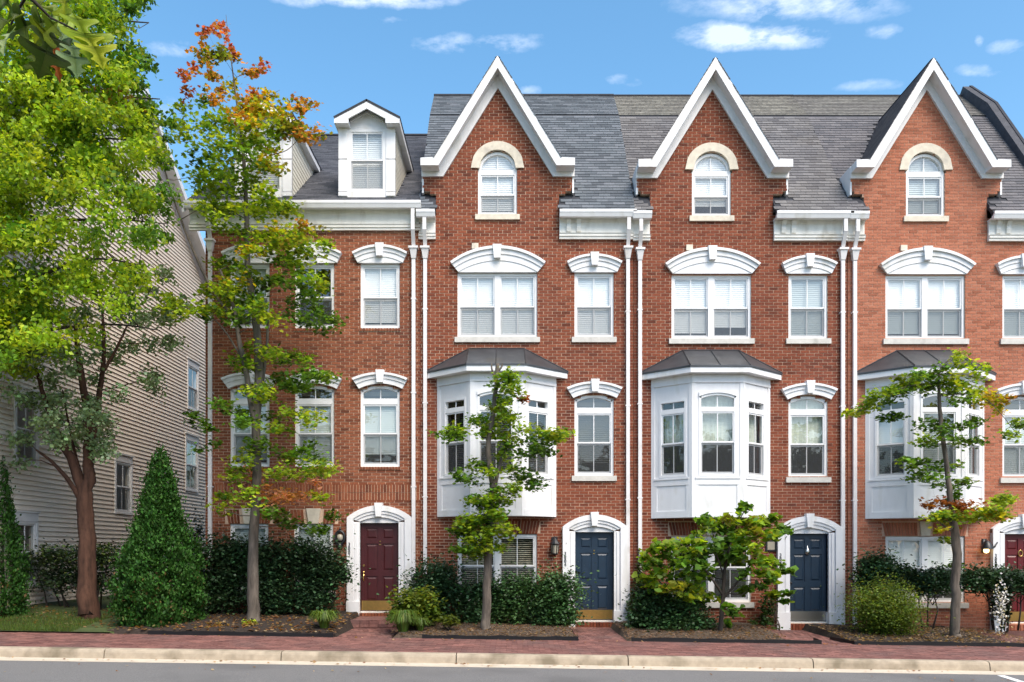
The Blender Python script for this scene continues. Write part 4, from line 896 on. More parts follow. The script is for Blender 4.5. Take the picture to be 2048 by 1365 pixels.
# beds
def lawnz(x, y):
    t = max(0, min(1, (-7.6 - x) / 3.2)); u = max(0, min(1, (y + 3.0) / 2.6)); return SW(x, -3.05) + .03 + .30 * u * (.35 + .65 * t) + .05 * u
def bedz(x, y):
    t = max(0, min(1, (y + 3.0) / 3.0)); ex = .10 if x < -2.3 else 0.0
    z = SW(x, -3.05) + .035 + t * (.11 + ex) + .05 * math.sin(math.pi * t) + ex * .4
    if x < -7.2: f = max(0, min(1, (-7.2 - x) / 1.0)); z = z * (1 - f) + (lawnz(x, y) + .01) * f
    return z
walks = [(PX(676, -2.9), PX(783, -2.9)), (PX(1158, -2.9), PX(1252, -2.9)), (PX(1585, -2.9), PX(1699, -2.9)), (PX(2035, -2.9), PX(2150, -2.9))]
beds = [(-8.2, walks[0][0], 'mulch'), (walks[0][1], walks[1][0], 'soil'), (walks[1][1], walks[2][0], 'soil'), (walks[2][1], walks[3][0], 'mulch')]
for (a, b, m) in beds:
    g = MB(); nx = int((b - a) / .12); ny = 22; idx = len(g.v)
    for j in range(ny + 1):
        for i in range(nx + 1):
            x = a + (b - a) * i / nx; y = -3.0 + 3.0 * j / ny; z = bedz(x, y) + random.uniform(-.018, .018)
            if i in (0, nx) or j == 0: z = SW(x, -3.05) - .03
            g.v.append((x, y, z))
    g.f = [(j * (nx + 1) + i, j * (nx + 1) + i + 1, (j + 1) * (nx + 1) + i + 1, (j + 1) * (nx + 1) + i) for j in range(ny) for i in range(nx)]; g.r = [0] * len(g.f)
    struct('planting_bed', g, m, fix=False)
for k, (a, b) in enumerate(walks):
    zf_ = (lambda x, y: SW(x, -3.05) + .004 + (y + 3.05) * (.0 if k else .0))
    g = MB(); g.add([(a, -3.03, SW(a, -3.05) - .012), (b, -3.03, SW(b, -3.05) - .012), (b, -.1, SW(b, -3.05) - .012), (a, -.1, SW(a, -3.05) - .012)], [(0, 1, 2, 3)]); wk = struct('walkway', g, 'paver_joint', fix=False)
    o = link('paving_bricks', pavers(a, b, -3.025, -.2, zf_, k + 3, .1, .2).mesh('paving_bricks', 'paver', fix=False, rnd=True), wk); o['kind'] = 'stuff'
# landing before the first door
a, b = PX(684, -1.1), PX(800, -1.1)
g = pavers(a, b, -1.18, -.02, lambda x, y: .285, 9); g.box(a + .01, b - .01, -1.16, -.03, -.1, .268)
xx = a
while xx < b - .02: g.box(xx + .005, min(b, xx + .2) - .005, -1.185, -1.165, .20, .265, rnd=random.random()); g.box(xx + .005, min(b, xx + .2) - .005, -1.185, -1.165, .125, .195, rnd=random.random()); xx += .205
lo = struct('landing', g, 'paver', fix=False, rnd=True)
# lawn
g = MB(); nx, ny = 60, 40; X0, X1, Y0, Y1 = -30, -7.3, -3.03, 14
for j in range(ny + 1):
    for i in range(nx + 1):
        x = X0 + (X1 - X0) * (i / nx) ** .6; y = Y0 + (Y1 - Y0) * (j / ny) ** 1.8; g.v.append((x, y, lawnz(x, y) - (.12 if x > -7.9 else 0)))
g.f = [(j * (nx + 1) + i, j * (nx + 1) + i + 1, (j + 1) * (nx + 1) + i + 1, (j + 1) * (nx + 1) + i) for j in range(ny) for i in range(nx)]; g.r = [0] * len(g.f)
struct('lawn', g, 'turf', fix=False, smooth=True)
# parking line
g = MB(); a, b = P(1990, 1346), P(2060, 1369)
gz = lambda x, y: -.135 + (-5.55 - y) * .0088 + SX(x) + .004
A = (PX(1996, -5.75), -5.72); Bq = (PX(2062, -6.9), -6.95)
g.add([(A[0], A[1], gz(*A)), (A[0] + .13, A[1], gz(A[0] + .13, A[1])), (Bq[0] + .13, Bq[1], gz(Bq[0] + .13, Bq[1])), (Bq[0], Bq[1], gz(*Bq))], [(0, 1, 2, 3)]); struct('parking_line', g, 'paint_line', fix=False)
# edging along the beds
for (pa, pb, lab, ret) in ((300, 668, 'black edging strip along the bed before the maroon door', None), (845, 1156, 'black edging strip along the bed before the blue door with brass plate', 1), (1262, 1640, 'black edging strip along the bed before the blue door with silver plate', 1), (1706, 2090, 'black edging strip along the bed before the orange brick house', -1)):
    x0, x1 = PX(pa, -3.0), PX(pb, -3.0); g = MB(); n = 14
    pts = [(x0 + (x1 - x0) * i / n, -3.06 + .012 * math.sin(i * 1.7)) for i in range(n + 1)]
    if ret == 1: pts = pts + [(x1 + .02, -2.6)]
    if ret == -1: pts = [(x0 - .15, -2.2), (x0 - .1, -2.75)] + pts
    vs = []; fs = []
    for (x, y) in pts:
        z = SW(x, -3.05); hh = .072 + random.uniform(-.014, .012)
        vs += [(x, y - .02, z - .02), (x, y - .02, z + hh), (x, y + .025, z + hh), (x, y + .025, z - .02)]
    for i in range(len(pts) - 1): fs += [(4 * i + k, 4 * i + (k + 1) % 4, 4 * i + 4 + (k + 1) % 4, 4 * i + 4 + k) for k in range(4)]
    fs += [(0, 1, 2, 3), tuple(4 * (len(pts) - 1) + k for k in (3, 2, 1, 0))]; g.add(vs, fs)
    single('bed_edging', g, 'edging', (x0, -3.06, SW(x0, -3.05)), lab, 'edging', 'black strips edging the planting beds')

# ------------------------------------------------------------------ plants
def unit(v): return v / np.maximum(1e-9, np.linalg.norm(v, axis=1, keepdims=True))
def leaf_mesh(name, pts, size, col, m, up=.6, aspect=.62, droop=.25, dirs=None, shape='kite'):
    n = len(pts); pts = np.asarray(pts, float); size = np.asarray(size, float).reshape(-1, 1) * np.ones((n, 1)); col = np.asarray(col, float)
    nr = rng.normal(size=(n, 3)); nr[:, 2] = np.abs(nr[:, 2]) + up * 2.2; nr = unit(nr)
    d = rng.normal(size=(n, 3)) if dirs is None else dirs + rng.normal(size=(n, 3)) * .45
    d[:, 2] -= droop; d = unit(d - nr * np.sum(d * nr, 1, keepdims=True)); s = np.cross(nr, d)
    if shape == 'kite':
        tmpl = [(0, 0, 0), (.45, .5, .10), (1, 0, 0), (.45, -.5, .10)]; faces = [(0, 2, 1), (0, 3, 2)]
    elif shape == 'maple':
        tmpl = [(0, 0, 0), (.1, .45, .05), (.35, .32, .02), (.55, .55, .06), (.65, .2, .02), (1, 0, 0), (.65, -.2, .02), (.55, -.55, .06), (.35, -.32, .02), (.1, -.45, .05)]; faces = [(0, 5, 4, 3, 2, 1), (0, 9, 8, 7, 6, 5)]
    else:
        tmpl = [(0, 0, 0), (.02, .34, .08), (.35, .52, .1), (1, 0, 0), (.35, -.52, .1), (.02, -.34, .08)]; faces = [(0, 3, 2, 1), (0, 5, 4, 3)]
    k = len(tmpl); V = np.zeros((n, k, 3))
    for i, (a, b, c) in enumerate(tmpl): V[:, i] = pts + (d * (a - .4) + s * (b * aspect * 2 * .8) + nr * c) * size
    V = V.reshape(-1, 3); off = (np.arange(n) * k)[:, None]
    me = bpy.data.meshes.new(name); fl = len(faces[0]); F = np.concatenate([off + np.array(f)[None] for f in faces], 1).reshape(-1)
    nf = n * len(faces)
    me.vertices.add(len(V)); me.vertices.foreach_set('co', V.reshape(-1)); me.loops.add(len(F)); me.loops.foreach_set('vertex_index', F.astype(np.int32))
    me.polygons.add(nf); me.polygons.foreach_set('loop_start', (np.arange(nf) * fl).astype(np.int32)); me.polygons.foreach_set('loop_total', np.full(nf, fl, np.int32)); me.update(calc_edges=True)
    at = me.color_attributes.new('col', 'FLOAT_COLOR', 'POINT'); c4 = np.ones((n, k, 4)); c4[:, :, :3] = col[:, None, :]; at.data.foreach_set('color', c4.reshape(-1))
    me.materials.append(MATS[m]); return me
PAL = {'g': (.11, .225, .026), 'dg': (.06, .13, .022), 'yg': (.235, .34, .026), 'y': (.42, .33, .02), 'o': (.44, .20, .04), 'r': (.42, .10, .07), 'p': (.62, .30, .19), 'ru': (.26, .09, .03), 'by': (.33, .42, .035), 'o1': (.40, .50, .035), 'o2': (.15, .28, .025), 'o3': (.29, .43, .028), 'gg': (.22, .31, .15), 'ol': (.21, .21, .03)}
def colvar(base, n, v=.22, hue=.1):
    c = np.array(base)[None] * (1 + rng.normal(size=(n, 1)) * v).clip(.35, 1.8); c = c * (1 + rng.normal(size=(n, 3)) * hue).clip(.5, 1.5); return c.clip(.004, .9)
def spray_points(c, rx, ry, rz, n, clumps=5):
    cc = c + unit(rng.normal(size=(clumps, 3))) * rng.uniform(.15, .95, (clumps, 1)) * np.array((rx, ry, rz))
    k = rng.integers(0, clumps, n); f = rng.normal(size=(n, 3)) * np.array((rx, ry, rz)) * .40
    return cc[k] + f, k
def tree(name, label, trunk, sprays, base, leaf=.09, per=70, bark='bark_grey', shape='kite', lm='leaf', up=.6, flat=.6, maxx=None, extra=(), group=None, aspect=.62, droop=.25, thick=.009, keep=None, cat='tree', ang=.55):
    """trunk: list of stems, each [(pt, radius)...]; sprays: (centre, radius, colour key)"""
    t = thing(name, label, cat, tuple(base), group)
    mb = MB(); stems = []
    for st in trunk + list(extra):
        # resample smoothly
        P_ = np.array([p for p, r in st]); Rr = np.array([r for p, r in st]); q = []; rr = []
        for i in range(len(P_) - 1):
            m0 = P_[max(i - 1, 0)]; m3 = P_[min(i + 2, len(P_) - 1)]
            for s in np.linspace(0, 1, 5)[:-1]:
                a, b = P_[i], P_[i + 1]; q.append(.5 * ((2 * a) + (b - m0) * s + (2 * m0 - 5 * a + 4 * b - m3) * s * s + (3 * a - m0 - 3 * b + m3) * s ** 3)); rr.append(Rr[i] + (Rr[i + 1] - Rr[i]) * s)
        q.append(P_[-1]); rr.append(Rr[-1]); q = np.array(q)
        q[1:-1] += rng.normal(size=q[1:-1].shape) * (np.array(rr)[1:-1, None] * .12)
        mb.tube([tuple(v) for v in q], rr, 10); stems.append((q, np.array(rr)))
    Q = np.concatenate([s[0] for s in stems]); RR_ = np.concatenate([s[1] for s in stems])
    pts = []; cols = []; sz = []
    sprays = sorted(sprays, key=lambda q: np.min(np.linalg.norm(Q - np.array(q[0]), axis=1)))
    for (c, r, key) in sprays:
        c = np.array(c); dd = np.linalg.norm(Q - c, axis=1) + 1.2 * np.maximum(0, Q[:, 2] - c[2] + .05); j = int(np.argmin(dd)); L_ = np.linalg.norm(c - Q[j])
        r0 = min(RR_[j] * .7, .006 + L_ * thick)
        side = rng.normal(size=3) * .10 * L_; m1 = Q[j] * .65 + c * .35 + side + np.array((0, 0, -.04 * L_)); m2 = Q[j] * .3 + c * .7 + side * .7
        rs = [r0, r0 * .75, r0 * .55, r0 * .35 + .0015]; mb.tube([tuple(Q[j]), tuple(m1), tuple(m2), tuple(c)], rs, 5)
        Q = np.concatenate([Q, [m1, m2, c]]); RR_ = np.concatenate([RR_, rs[1:]])
        n = int(per * rng.uniform(.75, 1.25) * (r / .28) ** 1.6) + 6; p, k = spray_points(c, r, r, r * flat, n, 6)
        for i in range(2):
            e = p[rng.integers(0, n)]; mb.tube([tuple(c), tuple(c * .5 + e * .5 + rng.normal(size=3) * .02), tuple(e)], [r0 * .3 + .001, .003, .0015], 4)
        base_c = np.array(PAL[key]); cl = colvar(base_c, 6, .25, .06)[k] * (1 + rng.normal(size=(n, 1)) * .16)
        mixk = {'r': 'o', 'o': 'ol', 'y': 'yg', 'by': 'g', 'yg': 'g', 'g': 'dg', 'dg': 'g', 'ol': 'yg', 'o1': 'o2', 'o3': 'o1', 'p': 'o', 'o2': 'g'}.get(key, key); mf = rng.random(n) < .3
        cl[mf] = colvar(PAL[mixk], int(mf.sum()), .22, .06)
        pts.append(p); cols.append(cl); sz.append(leaf * rng.uniform(.65, 1.2, n))
    mb.v = [tuple(v) for v in mb.v]
    tr = part('trunk', mb, bark, t, smooth=True, fix=False)
    pts = np.concatenate(pts); cols = np.concatenate(cols).clip(.004, .9); sz = np.concatenate(sz)
    ok = np.ones(len(pts), bool)
    if maxx is not None: ok &= pts[:, 0] > maxx
    ok &= pts[:, 2] > base[2] + .05
    if keep is not None: ok &= keep(pts)
    me = leaf_mesh('crown', pts[ok], sz[ok], cols[ok], lm, up=up, shape=shape, aspect=aspect, droop=droop); o = link('crown', me, t); o['kind'] = 'stuff'
    return t
def zl(txt, ox, oy, sc):
    """'x,y key' triples read off a magnified crop"""
    out = []
    for it in txt.split(';'):
        it = it.strip()
        if not it: continue
        a = it.split(); x, y = a[0].split(','); out.append((ox + float(x) / sc, oy + float(y) / sc, a[1], float(a[2]) if len(a) > 2 else 1.0))
    return out
def place(lst, y0, spread, r, trunkx=None, jit=1.0):
    s = []
    for (px, py, key, k) in lst:
        y = y0 + rng.uniform(-spread, spread); s.append((P(px, py, y), r * k, key))
    return s
def stem(pxs, y, lean=0.0): return [(P(px, py, y + lean * i), r) for i, (px, py, r) in enumerate(pxs)]

# street maple before the first house
ml = zl('310,135 r .8;280,150 r .7;395,100 r .7;410,165 r .8;250,260 o;290,330 o;330,300 ol;390,280 ol;420,300 ol;480,300 o;475,260 r .7;180,400 r;215,365 r .7;175,530 r;150,440 r .7;330,420 o;350,450 o .7;580,410 o;620,410 r .8;675,380 r .8;400,540 o;370,580 o;450,490 y;590,540 r;640,560 o;710,560 y;560,600 o;300,600 g;430,660 y;520,690 o;560,680 y;620,660 y;680,640 y;840,630 ol;905,610 o;890,650 o .8;800,720 ol;760,660 y;870,760 o;830,770 ol;1010,790 o;960,820 o;890,810 o;160,640 g;140,760 yg;190,850 yg;100,760 yg;280,760 g;330,700 g;350,820 g;420,760 yg;480,740 yg;560,780 yg;620,760 y;680,760 yg;740,740 yg;760,820 g;820,800 ol;320,900 g;400,860 yg;450,880 yg;520,870 yg;600,880 yg;660,860 yg;700,920 y;250,980 g;350,1000 g;400,960 yg;480,980 yg;560,960 g;620,990 yg;690,1000 g;750,1010 y;760,1050 ol .7;220,1090 g;280,1060 g;320,1100 g;400,1060 yg;450,1090 g;540,1060 g;600,1110 yg;640,1190 yg;330,1200 g;270,1170 yg;400,1180 yg;450,1200 yg;520,1170 g;700,1180 yg;680,1240 yg;350,1290 yg;280,1290 yg;450,1290 yg;620,1290 yg;720,1270 by;780,1290 by;840,1290 by', 320, 20, 3.25)
ml += zl('430,60 g;500,80 g;560,60 yg;700,80 yg;760,60 yg;850,60 by;920,60 by;970,70 by;500,180 g;440,130 g;620,220 yg;700,250 by;800,250 yg;860,230 y;1050,160 o .7;1040,200 y;950,240 yg;1000,270 yg;1100,220 ol;680,370 y;640,330 by;720,340 by;850,340 yg;900,300 yg;960,320 ol;1030,310 yg;1080,380 yg;1160,320 by;1200,300 yg .7;1000,450 yg;900,430 g;950,400 yg;1080,480 g;1030,520 g;1180,600 by;1140,560 yg;1000,560 g;1100,640 g;1060,690 g;1000,700 dg;1130,760 dg;1180,800 dg;1240,820 dg;1180,870 dg;1060,820 dg;960,780 dg;900,560 g;830,540 g;760,560 dg;760,620 dg;560,590 y;600,570 y;620,620 by;520,600 by;480,620 by;420,620 by;390,630 by;150,690 by;100,680 by;130,720 by;200,760 by;230,740 yg;330,760 yg;380,740 by;440,760 by;470,740 y;350,800 g .7;560,660 g;500,680 yg;640,680 g;700,690 g;660,760 g;720,740 yg;750,780 by;800,810 by;850,820 by;620,830 dg;560,790 dg;500,470 by;540,500 by .8;470,440 g;560,440 g;640,480 g;700,560 dg;760,1030 by;720,1010 yg;800,1050 by;860,1060 yg;910,1090 yg;950,1080 g;1020,1080 yg;1050,1100 yg .7;640,1090 yg;680,1130 yg;630,1130 g;1080,1190 g;1130,1200 g;1210,1210 g;870,1220 g;930,1240 g;980,1270 g;1020,1280 g;700,1320 by;760,1290 yg', 300, 400, 3.4125)
ml += zl('480,60 g;540,60 g;580,70 yg .7;430,110 g;460,120 g;490,115 g .7;290,130 by;250,140 yg;320,120 yg;330,170 yg;160,200 g;140,190 g;200,220 g;220,240 g;260,260 g;230,270 g;330,290 yg;390,300 yg;350,250 g;480,240 by;440,230 yg;530,235 by;400,220 yg;250,400 by;220,430 by;280,390 yg;310,370 g;290,350 g;470,390 g;500,370 g;450,410 g;420,420 yg;390,400 g;530,420 g;600,460 by;560,450 by;520,480 by;490,460 yg;440,490 by;400,470 yg;350,490 by;200,510 by;190,480 yg;180,580 by;140,570 by .8;230,600 by;250,550 yg;120,630 by;270,460 p .8;280,510 p .8;300,545 p;340,575 p;380,570 p .9;370,595 p;440,590 p;470,580 p .8;420,575 p .7;540,520 p .6;340,640 g;300,630 g;400,680 dg;360,660 g;440,690 dg;560,590 by .8;520,580 y .8;600,670 dg;520,720 dg;560,710 dg;20,250 dg .8;40,380 dg .8;90,300 dg .7;110,360 dg .7;15,240 dg .7;60,270 dg .6', 380, 720, 2.117)
My = -1.9; mb_ = P(508, 1243, My); mb_[2] -= .05
tree('maple_tree', 'tall maple with red and orange top before the maroon door house',
     [stem([(508, 1246, .16), (506, 1220, .13), (508, 1100, .105), (511, 1010, .10), (514, 930, .095), (512, 850, .09), (517, 740, .09), (511, 640, .075), (496, 540, .06), (493, 440, .05), (489, 340, .04), (480, 250, .028), (470, 180, .018), (461, 110, .010), (452, 30, .004)], My),
      stem([(514, 890, .07), (498, 780, .06), (481, 690, .05), (466, 610, .035), (440, 540, .02)], My, -.05), stem([(514, 820, .05), (532, 710, .035), (536, 630, .022)], My, .1),
      stem([(486, 720, .025), (455, 670, .02), (430, 640, .012)], My, -.1)],
     [(c, r * (.78 if c[2] > 11.3 else 1.05), {'g': 'yg', 'yg': 'by'}.get(k, k) if (c[2] > 7.5 and rng.random() < .5) else k) for c, r, k in place(ml, My, 1.0, .25)], mb_, leaf=.095, per=78, shape='maple', bark='bark_grey', flat=.55, extra=[stem([(470, 640, .03), (430, 590, .03), (395, 520, .026), (362, 440, .02), (335, 360, .012), (322, 300, .006)], My, -.12),
     stem([(490, 230, .012), (520, 205, .008), (560, 180, .003)], My), stem([(585, 225, .01), (600, 260, .008), (612, 290, .004)], My), stem([(545, 310, .01), (575, 300, .008), (600, 275, .005)], My, .05)])

# small street trees
sl2 = zl('450,670 g;470,650 g;460,720 g;430,700 g;440,770 yg;480,740 g;525,780 ru .6;430,830 g;400,810 g;330,880 g;300,870 g;200,920 g;170,940 g;220,950 g;250,910 g;390,880 by;430,850 yg;480,870 yg;360,930 g;430,930 yg;540,920 g;600,930 g;650,970 g;730,930 by .8;690,950 by;660,940 g;560,970 dg;480,970 g;600,1020 dg;640,1010 g;520,1040 g;430,1040 g;460,1010 g;340,1100 g;310,1090 g;250,1140 g;220,1130 g .7;290,1150 g;390,1120 g;470,1110 g;540,1150 g;510,1130 g;600,1180 dg;570,1170 g;480,1200 g;400,1200 g;330,1250 g;310,1260 g;390,1280 g;440,1250 g;350,1330 g;300,1350 g', 820, 470, 2.354)
sl2 += zl('650,60 g;620,80 g;860,20 dg .7;830,80 g .6;740,60 g;700,120 g;720,160 g;760,200 g;620,220 g;560,270 g;520,250 yg;700,270 yg;500,270 yg;480,420 g .8;500,310 g;560,360 g;620,420 g;680,340 yg;650,300 yg;740,280 by;810,310 by;860,285 by .8;800,400 by .8;640,450 g;580,450 g;700,400 yg;600,350 yg;540,420 g', 780, 980, 3.546)
Ey = -2.1; eb = P(972, 1258, Ey); eb[2] -= .04
tree('street_tree', 'small pollarded street tree with green leaves before the brass-plated blue door', [stem([(972, 1260, .12), (972, 1235, .10), (975, 1150, .088), (980, 1050, .085), (985, 985, .062), (977, 900, .055), (986, 830, .05), (992, 770, .046), (995, 728, .042)], Ey), stem([(985, 990, .05), (1000, 930, .035), (1015, 870, .02)], Ey, .1), stem([(978, 1000, .04), (996, 1010, .03), (1000, 985, .02)], Ey, -.1)],
     [(c, r, {'g': 'yg'}.get(k, k) if rng.random() < .4 else k) for c, r, k in place(sl2, Ey, .5, .25)], eb, leaf=.09, per=115, shape='maple', bark='bark_grey', flat=.55, extra=[stem([(991, 760, .03), (984, 740, .02), (983, 728, .014)], Ey), stem([(993, 745, .03), (1003, 735, .02), (1005, 727, .014)], Ey)])
sl4 = zl('620,560 by .8;640,600 by;600,580 by .7;540,640 g;460,660 g;410,660 g;360,690 yg;300,730 g;330,710 g;230,760 yg;200,800 g;260,750 g;150,830 by .8;110,840 by .8;180,790 g;270,780 g;340,740 g;430,690 yg;400,720 g;500,690 yg;470,720 g;580,680 by;540,700 yg;660,670 by;700,640 by;640,720 by;600,720 yg;560,740 g;660,770 yg;620,780 g;700,740 yg;720,790 y;760,770 y;780,800 y;800,830 y .8;830,770 o .7;880,890 g .8;905,900 g .7;860,940 g .8;830,940 g .6;250,870 dg .7;290,860 dg .8;320,850 dg .7;460,900 g;500,890 g;540,920 dg;620,900 g;680,880 g;580,960 g;640,980 g;480,980 dg;450,960 g;680,970 g;440,1070 dg;380,1090 g;370,1060 g .7;430,1130 g;480,1150 g;400,1140 g;500,1100 g;600,1090 g .7;640,1160 g .7;540,1180 dg;600,1170 dg;520,1250 ru;580,1270 ru;660,1270 ru;480,1285 ru .8;620,1280 ru;520,1320 by;600,1310 by;680,1310 by;740,1310 by;800,1250 by;830,1230 by .7;780,1300 by', 1660, 470, 2.354)
sl4 += zl('820,200 by;900,190 g;960,180 by;1000,170 by;1060,190 by;1100,180 by;1160,200 by;1200,160 by;1240,130 by;1280,100 by;1330,60 by .7;1310,190 y;1260,190 by;910,240 y .7;850,290 y .7;900,360 by .7;950,540 g .7;990,510 g .6;930,60 g .7;980,30 g .7', 1640, 980, 3.546)
Fy = -2.1; fb = P(1910, 1277, Fy); fb[2] -= .04
tree('street_tree', 'small street tree with yellowing side branches before the orange brick house', [stem([(1910, 1280, .12), (1910, 1255, .10), (1911, 1170, .09), (1913, 1090, .09), (1905, 1030, .07), (1900, 990, .06), (1893, 930, .048), (1882, 850, .045), (1878, 790, .035), (1880, 740, .018), (1905, 715, .008)], Fy),
     stem([(1880, 770, .025), (1830, 770, .018), (1760, 795, .010), (1715, 825, .005)], Fy, -.1), stem([(1882, 790, .02), (1950, 790, .014), (1990, 815, .008), (2035, 870, .005)], Fy, -.1), stem([(1905, 1040, .05), (1900, 1060, .03), (1880, 1045, .02)], Fy, -.05)],
     [(c, r, {'g': 'yg'}.get(k, k) if rng.random() < .4 else k) for c, r, k in place(sl4, Fy, .5, .235)], fb, leaf=.09, per=105, shape='maple', bark='bark_grey', flat=.5)
# redbud before the third house
rl = zl('870,120 g .7;900,130 g .7;840,150 g .6;620,200 g .7;600,220 g .7;660,230 yg;780,210 ol;850,220 yg;920,230 ol;1000,240 yg;1090,200 yg .8;1050,220 yg;650,270 yg;690,290 g;740,290 g;820,290 yg;900,300 yg;980,310 ol;1060,320 yg;1160,270 g .7;1180,290 g .6;1100,320 yg;760,340 g;850,370 yg;930,370 yg;700,390 g;780,430 dg;860,430 g;720,490 dg;940,430 yg;300,400 yg;240,430 yg;380,400 yg;460,370 by;540,360 by;600,400 yg;330,460 g;420,450 yg;520,440 yg;600,470 g;200,480 yg;170,520 g;260,520 g;350,530 dg;450,520 g;540,520 g;620,540 g;180,620 by;230,620 yg;300,600 yg;380,620 g;480,600 yg;560,610 g;640,590 g;240,690 by;320,700 by;400,700 ol;500,690 yg;580,700 by;330,760 by;280,740 by;420,770 by;500,770 by;560,790 by;640,760 yg;960,500 yg;1030,500 yg;1100,530 yg;900,600 g;1000,590 yg;1080,600 yg;1150,570 g .7;1210,570 g .7;1050,640 g;980,680 dg;1060,740 yg .8;1130,750 g .7;1200,740 g .7;880,720 g .7;910,700 g .7;780,830 g .7;800,880 g .7;770,950 g .6;1170,790 g .6;800,480 dg;660,440 g;560,300 yg .6', 1240, 980, 3.546)
Gy = -1.9; gb = P(1441, 1268, Gy); gb[2] -= .04
tree('redbud_tree', 'low spreading redbud with large heart leaves before the silver-plated blue door', [stem([(1441, 1270, .055), (1442, 1240, .05), (1446, 1190, .045), (1448, 1150, .035), (1455, 1110, .025), (1470, 1060, .015), (1490, 1020, .008)], Gy), stem([(1444, 1200, .03), (1470, 1170, .024), (1500, 1130, .016), (1530, 1090, .008)], Gy, -.12), stem([(1445, 1190, .03), (1425, 1160, .022), (1390, 1120, .014), (1340, 1100, .007)], Gy, -.1), stem([(1448, 1150, .02), (1430, 1100, .014), (1425, 1050, .007)], Gy, .1)],
     place(rl, Gy, .6, .185), gb, leaf=.125, per=58, shape='heart', bark='bark_dark', flat=.6, aspect=.8, up=.35, droop=.5)
# lawn tree with russet trunk and grey green crown
la = [(20, 560), (80, 600), (140, 640), (60, 660), (20, 700), (110, 700), (170, 620), (200, 580), (250, 570), (290, 590), (330, 560), (330, 620), (300, 640), (270, 650), (230, 640), (210, 690), (180, 720), (150, 740), (60, 740), (20, 790), (30, 760), (80, 800), (40, 840), (100, 850), (20, 880), (60, 890), (130, 800), (170, 790), (200, 760), (190, 820), (160, 840), (210, 840), (180, 870), (200, 880), (150, 880), (120, 830), (100, 890), (70, 860), (90, 770), (220, 800), (215, 860), (10, 920), (40, 915), (340, 690), (345, 650), (305, 690), (240, 600), (160, 560), (110, 560), (60, 540), (310, 770), (285, 770), (295, 745), (140, 700), (240, 720), (260, 690), (10, 640), (5, 830), (130, 600), (350, 600), (75, 700), (45, 800), (110, 800), (140, 860), (190, 850), (220, 870), (165, 820), (95, 830), (25, 850), (200, 900), (120, 870)]
Ay = -1.5; ab = P(178, 1237, Ay); ab[2] -= .06
asp = []
for (px, py) in la:
    for q in range(1):
        y = Ay + rng.uniform(-1.3, 1.5); asp.append((P(px + rng.uniform(-14, 14), py + rng.uniform(-14, 14), y), .25, 'gg'))
tree('lawn_tree', 'russet trunked tree with grey green leaves on the lawn', [stem([(178, 1240, .25), (177, 1225, .225), (176, 1150, .185), (172, 1060, .17), (170, 1000, .165), (178, 950, .12), (177, 880, .10), (170, 800, .08), (158, 720, .06), (150, 640, .04)], Ay), stem([(168, 1000, .11), (152, 940, .10), (130, 895, .085), (110, 855, .07), (90, 800, .05), (70, 730, .03)], Ay, -.08),
     stem([(178, 940, .09), (190, 850, .07), (203, 760, .055), (208, 690, .04), (205, 620, .025)], Ay, .1), stem([(205, 745, .04), (232, 700, .03), (255, 650, .018)], Ay, .15), stem([(163, 1005, .06), (140, 965, .05), (105, 925, .035), (72, 900, .02)], Ay, -.15), stem([(168, 970, .05), (152, 915, .035), (140, 860, .025), (125, 780, .015)], Ay, .1)],
     asp, ab, leaf=.08, per=170, bark='bark_red', flat=.8, maxx=-10.85, up=.15, lm='leaf_lawn')
# large oak at the pavement's left, trunk out of view
OX, OY = -11.4, -3.3
def ob(y):
    ys = [0, 40, 80, 100, 150, 200, 240, 300, 400, 470, 560, 600, 640, 700, 740]; xs = [265, 235, 235, 255, 250, 262, 300, 312, 318, 310, 300, 255, 215, 150, 105]
    return np.interp(y, ys, xs)
osp = []
while len(osp) < 290:
    px, py = rng.uniform(-110, 330), rng.uniform(-70, 735)
    if px > ob(py): continue
    if py > 640 and px < 0 and rng.random() < .3: continue
    y = OY + rng.uniform(-1.3, 1.1); key = rng.choice(['o1', 'o2', 'o3', 'o3', 'o1'])
    if 170 < px < 262 and 155 < py < 215 and rng.random() < .45: key = 'o'
    osp.append((P(px, py, y), .34, key))
for (px, py) in [(262, 15), (285, 5), (245, 45), (240, 80), (275, 105), (290, 130), (280, 180), (285, 210), (310, 215), (335, 240), (330, 280), (335, 330), (325, 380), (340, 430), (330, 470), (345, 400)]:
    osp.append((P(px, py, OY + rng.uniform(-.8, .8)), .18, 'g'))
obp = np.array((OX, OY, lawnz(OX, OY) - .1))
W3 = lambda x, z, y=OY: np.array((x, y, z))
tree('oak_tree', 'big bright green leafy oak crown overhanging the russet-trunked lawn tree', [[(obp, .36), (W3(OX, 1.2), .28), (W3(OX + .1, 4), .24), (W3(OX + .1, 7), .19), (W3(OX + .2, 10), .12), (W3(OX + .4, 13), .05)]] + [[(W3(OX + .1, z0), .06), (W3(OX + 1.6, z0 + .7, OY + .3), .04), (W3(OX + 3.2, z0 + 1.0, OY + .3 + dy), .022), (W3(OX + 4.4, z0 + .8, OY + dy), .010)] for z0, dy in ((5.4, .3), (6.4, -.6), (7.6, .5), (8.8, -.4), (10, .3), (11.2, -.2))],
     osp, obp, leaf=.105, per=150, bark='bark_dark', flat=.7, aspect=.42, up=.05, droop=.5, maxx=-15)
